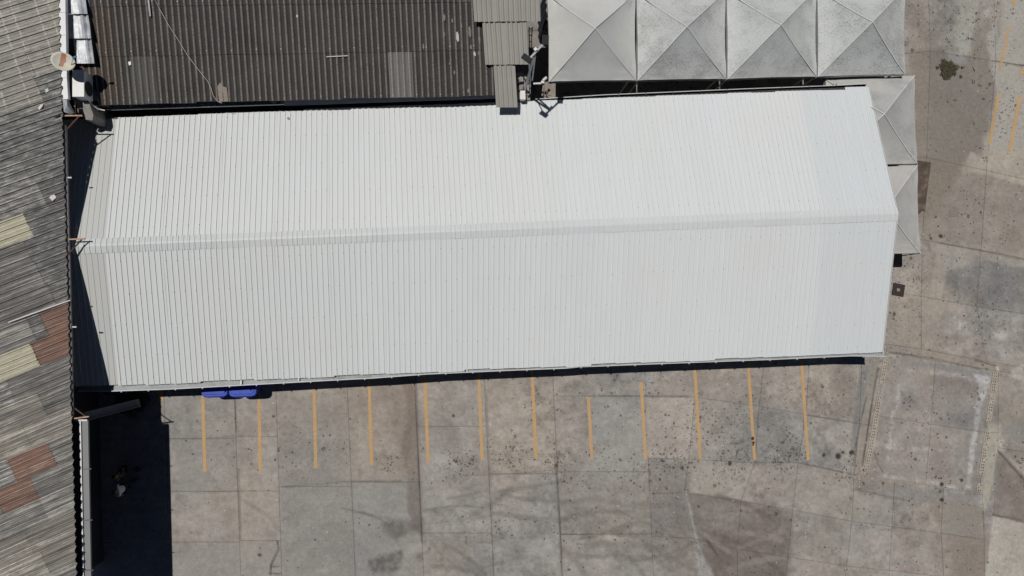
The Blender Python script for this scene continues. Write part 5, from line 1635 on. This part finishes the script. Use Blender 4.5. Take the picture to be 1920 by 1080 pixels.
# ------------------------------------------------------------------ PEOPLE (two, standing in the shade)
def skin_mat(name, c): return plain(name, c, .7, 0, .08, 6, 0)
M_skin = skin_mat('skin', (.16, .09, .06)); M_hair = skin_mat('black_hair', (.012, .011, .010))
def person(px, py, face, label, shirt, trousers, h=1.72, stride=.3, elbow=.5):
    base = at(px, py, 0)
    root = empty('person', base, label, 'person')
    root.rotation_euler.z = math.radians(face)
    def chain(nm, verts, edges, rad, mat, rootv=0, lv=2):
        me = bpy.data.meshes.new(nm); me.from_pydata([Vector(v) * (h / 1.72) for v in verts], edges, [])
        o = bpy.data.objects.new(nm, me); COL.objects.link(o); o.parent = root
        me.materials.append(mat)
        sk_ = o.modifiers.new('skin', 'SKIN'); sk_.use_smooth_shade = True
        for i, r in enumerate(rad):
            d = me.skin_vertices[0].data[i]; r = r if isinstance(r, tuple) else (r, r); d.radius = (r[0] * h / 1.72, r[1] * h / 1.72); d.use_root = (i == rootv)
        sb = o.modifiers.new('sub', 'SUBSURF'); sb.levels = lv; sb.render_levels = lv
        return o
    s = stride
    # +x forward. body: pelvis, spine, neck, head, arms, legs in one surface
    V = [(0, 0, .93), (0, 0, 1.08), (.01, 0, 1.26), (.0, 0, 1.42), (.02, 0, 1.50), (.03, 0, 1.58), (.035, 0, 1.68),
         (0, .17, 1.39), (-.03, .24, 1.12), (.10, .22, .92), (.15, .21, .84),
         (0, -.17, 1.39), (.03, -.25, 1.13), (.20, -.20, .98), (.27, -.18, .93),
         (.01, .10, .88), (s * .5 + .04, .11, .50), (s * .5, .11, .09), (s * .5 + .15, .12, .04),
         (-.01, -.10, .88), (-s * .3 + .05, -.11, .50), (-s * .5, -.11, .10), (-s * .5 + .15, -.12, .04)]
    Eg = [(0, 1), (1, 2), (2, 3), (3, 4), (4, 5), (5, 6), (3, 7), (7, 8), (8, 9), (9, 10), (3, 11), (11, 12), (12, 13), (13, 14), (0, 15), (15, 16), (16, 17), (17, 18), (0, 19), (19, 20), (20, 21), (21, 22)]
    Rd = [(.13, .15), (.115, .14), (.125, .16), (.10, .13), .055, .085, .075, .065, .045, .034, .028, .065, .045, .034, .028, .085, .062, .045, .04, .085, .062, .045, .04]
    chain('body', V, Eg, Rd, M_skin)
    # shirt
    Vs = [V[0], V[1], V[2], V[3], V[7], (-.015, .205, 1.26), V[11], (.015, -.21, 1.26)]
    chain('shirt', Vs, [(0, 1), (1, 2), (2, 3), (3, 4), (4, 5), (3, 6), (6, 7)], [(.15, .175), (.135, .165), (.145, .18), (.115, .145), .085, .068, .085, .068], shirt)
    Vt = [V[0], V[15], V[16], (V[17][0], V[17][1], .12), V[19], V[20], (V[21][0], V[21][1], .13)]
    chain('trousers', Vt, [(0, 1), (1, 2), (2, 3), (0, 4), (4, 5), (5, 6)], [(.15, .17), .105, .08, .065, .105, .08, .065], trousers)
    chain('hair', [(.0, 0, 1.60), (.02, 0, 1.70), (.045, 0, 1.735)], [(0, 1), (1, 2)], [.085, .098, .07], M_hair)
    for fi in (17, 21):
        v = V[fi]; chain('shoe', [(v[0] - .04, v[1], .05), (v[0] + .08, v[1], .045), (v[0] + .19, v[1], .035)], [(0, 1), (1, 2)], [.05, .05, .04], M_black)
    # face: nose, eyes, mouth, ears
    mb = MB(); mb.tube([(.115, 0, 1.63), (.14, 0, 1.60), (.115, 0, 1.585)], [.012, .018, .012], 6); mb.build('nose', M_skin, root, world=False)
    for y in (-.032, .032):
        mb = MB(); mb.tube([(.105, y, 1.635), (.118, y, 1.635)], .012, 6); mb.build('eye', M_hair, root, world=False)
        mb = MB(); mb.tube([(.02, y * 2.9, 1.64), (.025, y * 3.0, 1.60)], .02, 6); mb.build('ear', M_skin, root, world=False)
    mb = MB(); mb.tube([(.112, -.025, 1.555), (.118, 0, 1.553), (.112, .025, 1.555)], .006, 5); mb.build('mouth', M_rust, root, world=False)
    # hands with separate curled fingers
    for hx, sg_ in ((V[10], 1), (V[14], -1)):
        c = Vector(hx)
        for k in range(4):
            o1 = c + Vector((.03, (k - 1.5) * .018, -.035)); o2 = o1 + Vector((.02, 0, -.035)); o3 = o2 + Vector((-.005, 0, -.026 + .004 * abs(k - 1.5)))
            chain('finger', [c + Vector((.01, (k - 1.5) * .014, -.01)), o1, o2, o3], [(0, 1), (1, 2), (2, 3)], [.010, .010, .009, .008], M_skin, 0, 1)
        chain('thumb', [c, c + Vector((.03, -sg_ * .035, -.015)), c + Vector((.05, -sg_ * .04, -.04))], [(0, 1), (1, 2)], [.012, .011, .009], M_skin, 0, 1)
    return root
M_shirtw = plain('white_cotton', (.72, .74, .80), .85, 0, .05, 4, 0)
M_shirtd = plain('dark_print_cotton', (.035, .033, .03), .9, 0, .4, 14, 0)
M_trous = plain('black_trousers', (.015, .015, .018), .9, 0, .15, 4, 0)
person(251, 905, 195, 'person in a white T-shirt and dark trousers in the shaded yard', M_shirtw, M_trous, 1.74, .36)
person(251, 878, 150, 'person in dark clothes beside the white-shirted one', M_shirtd, M_trous, 1.72, .55)
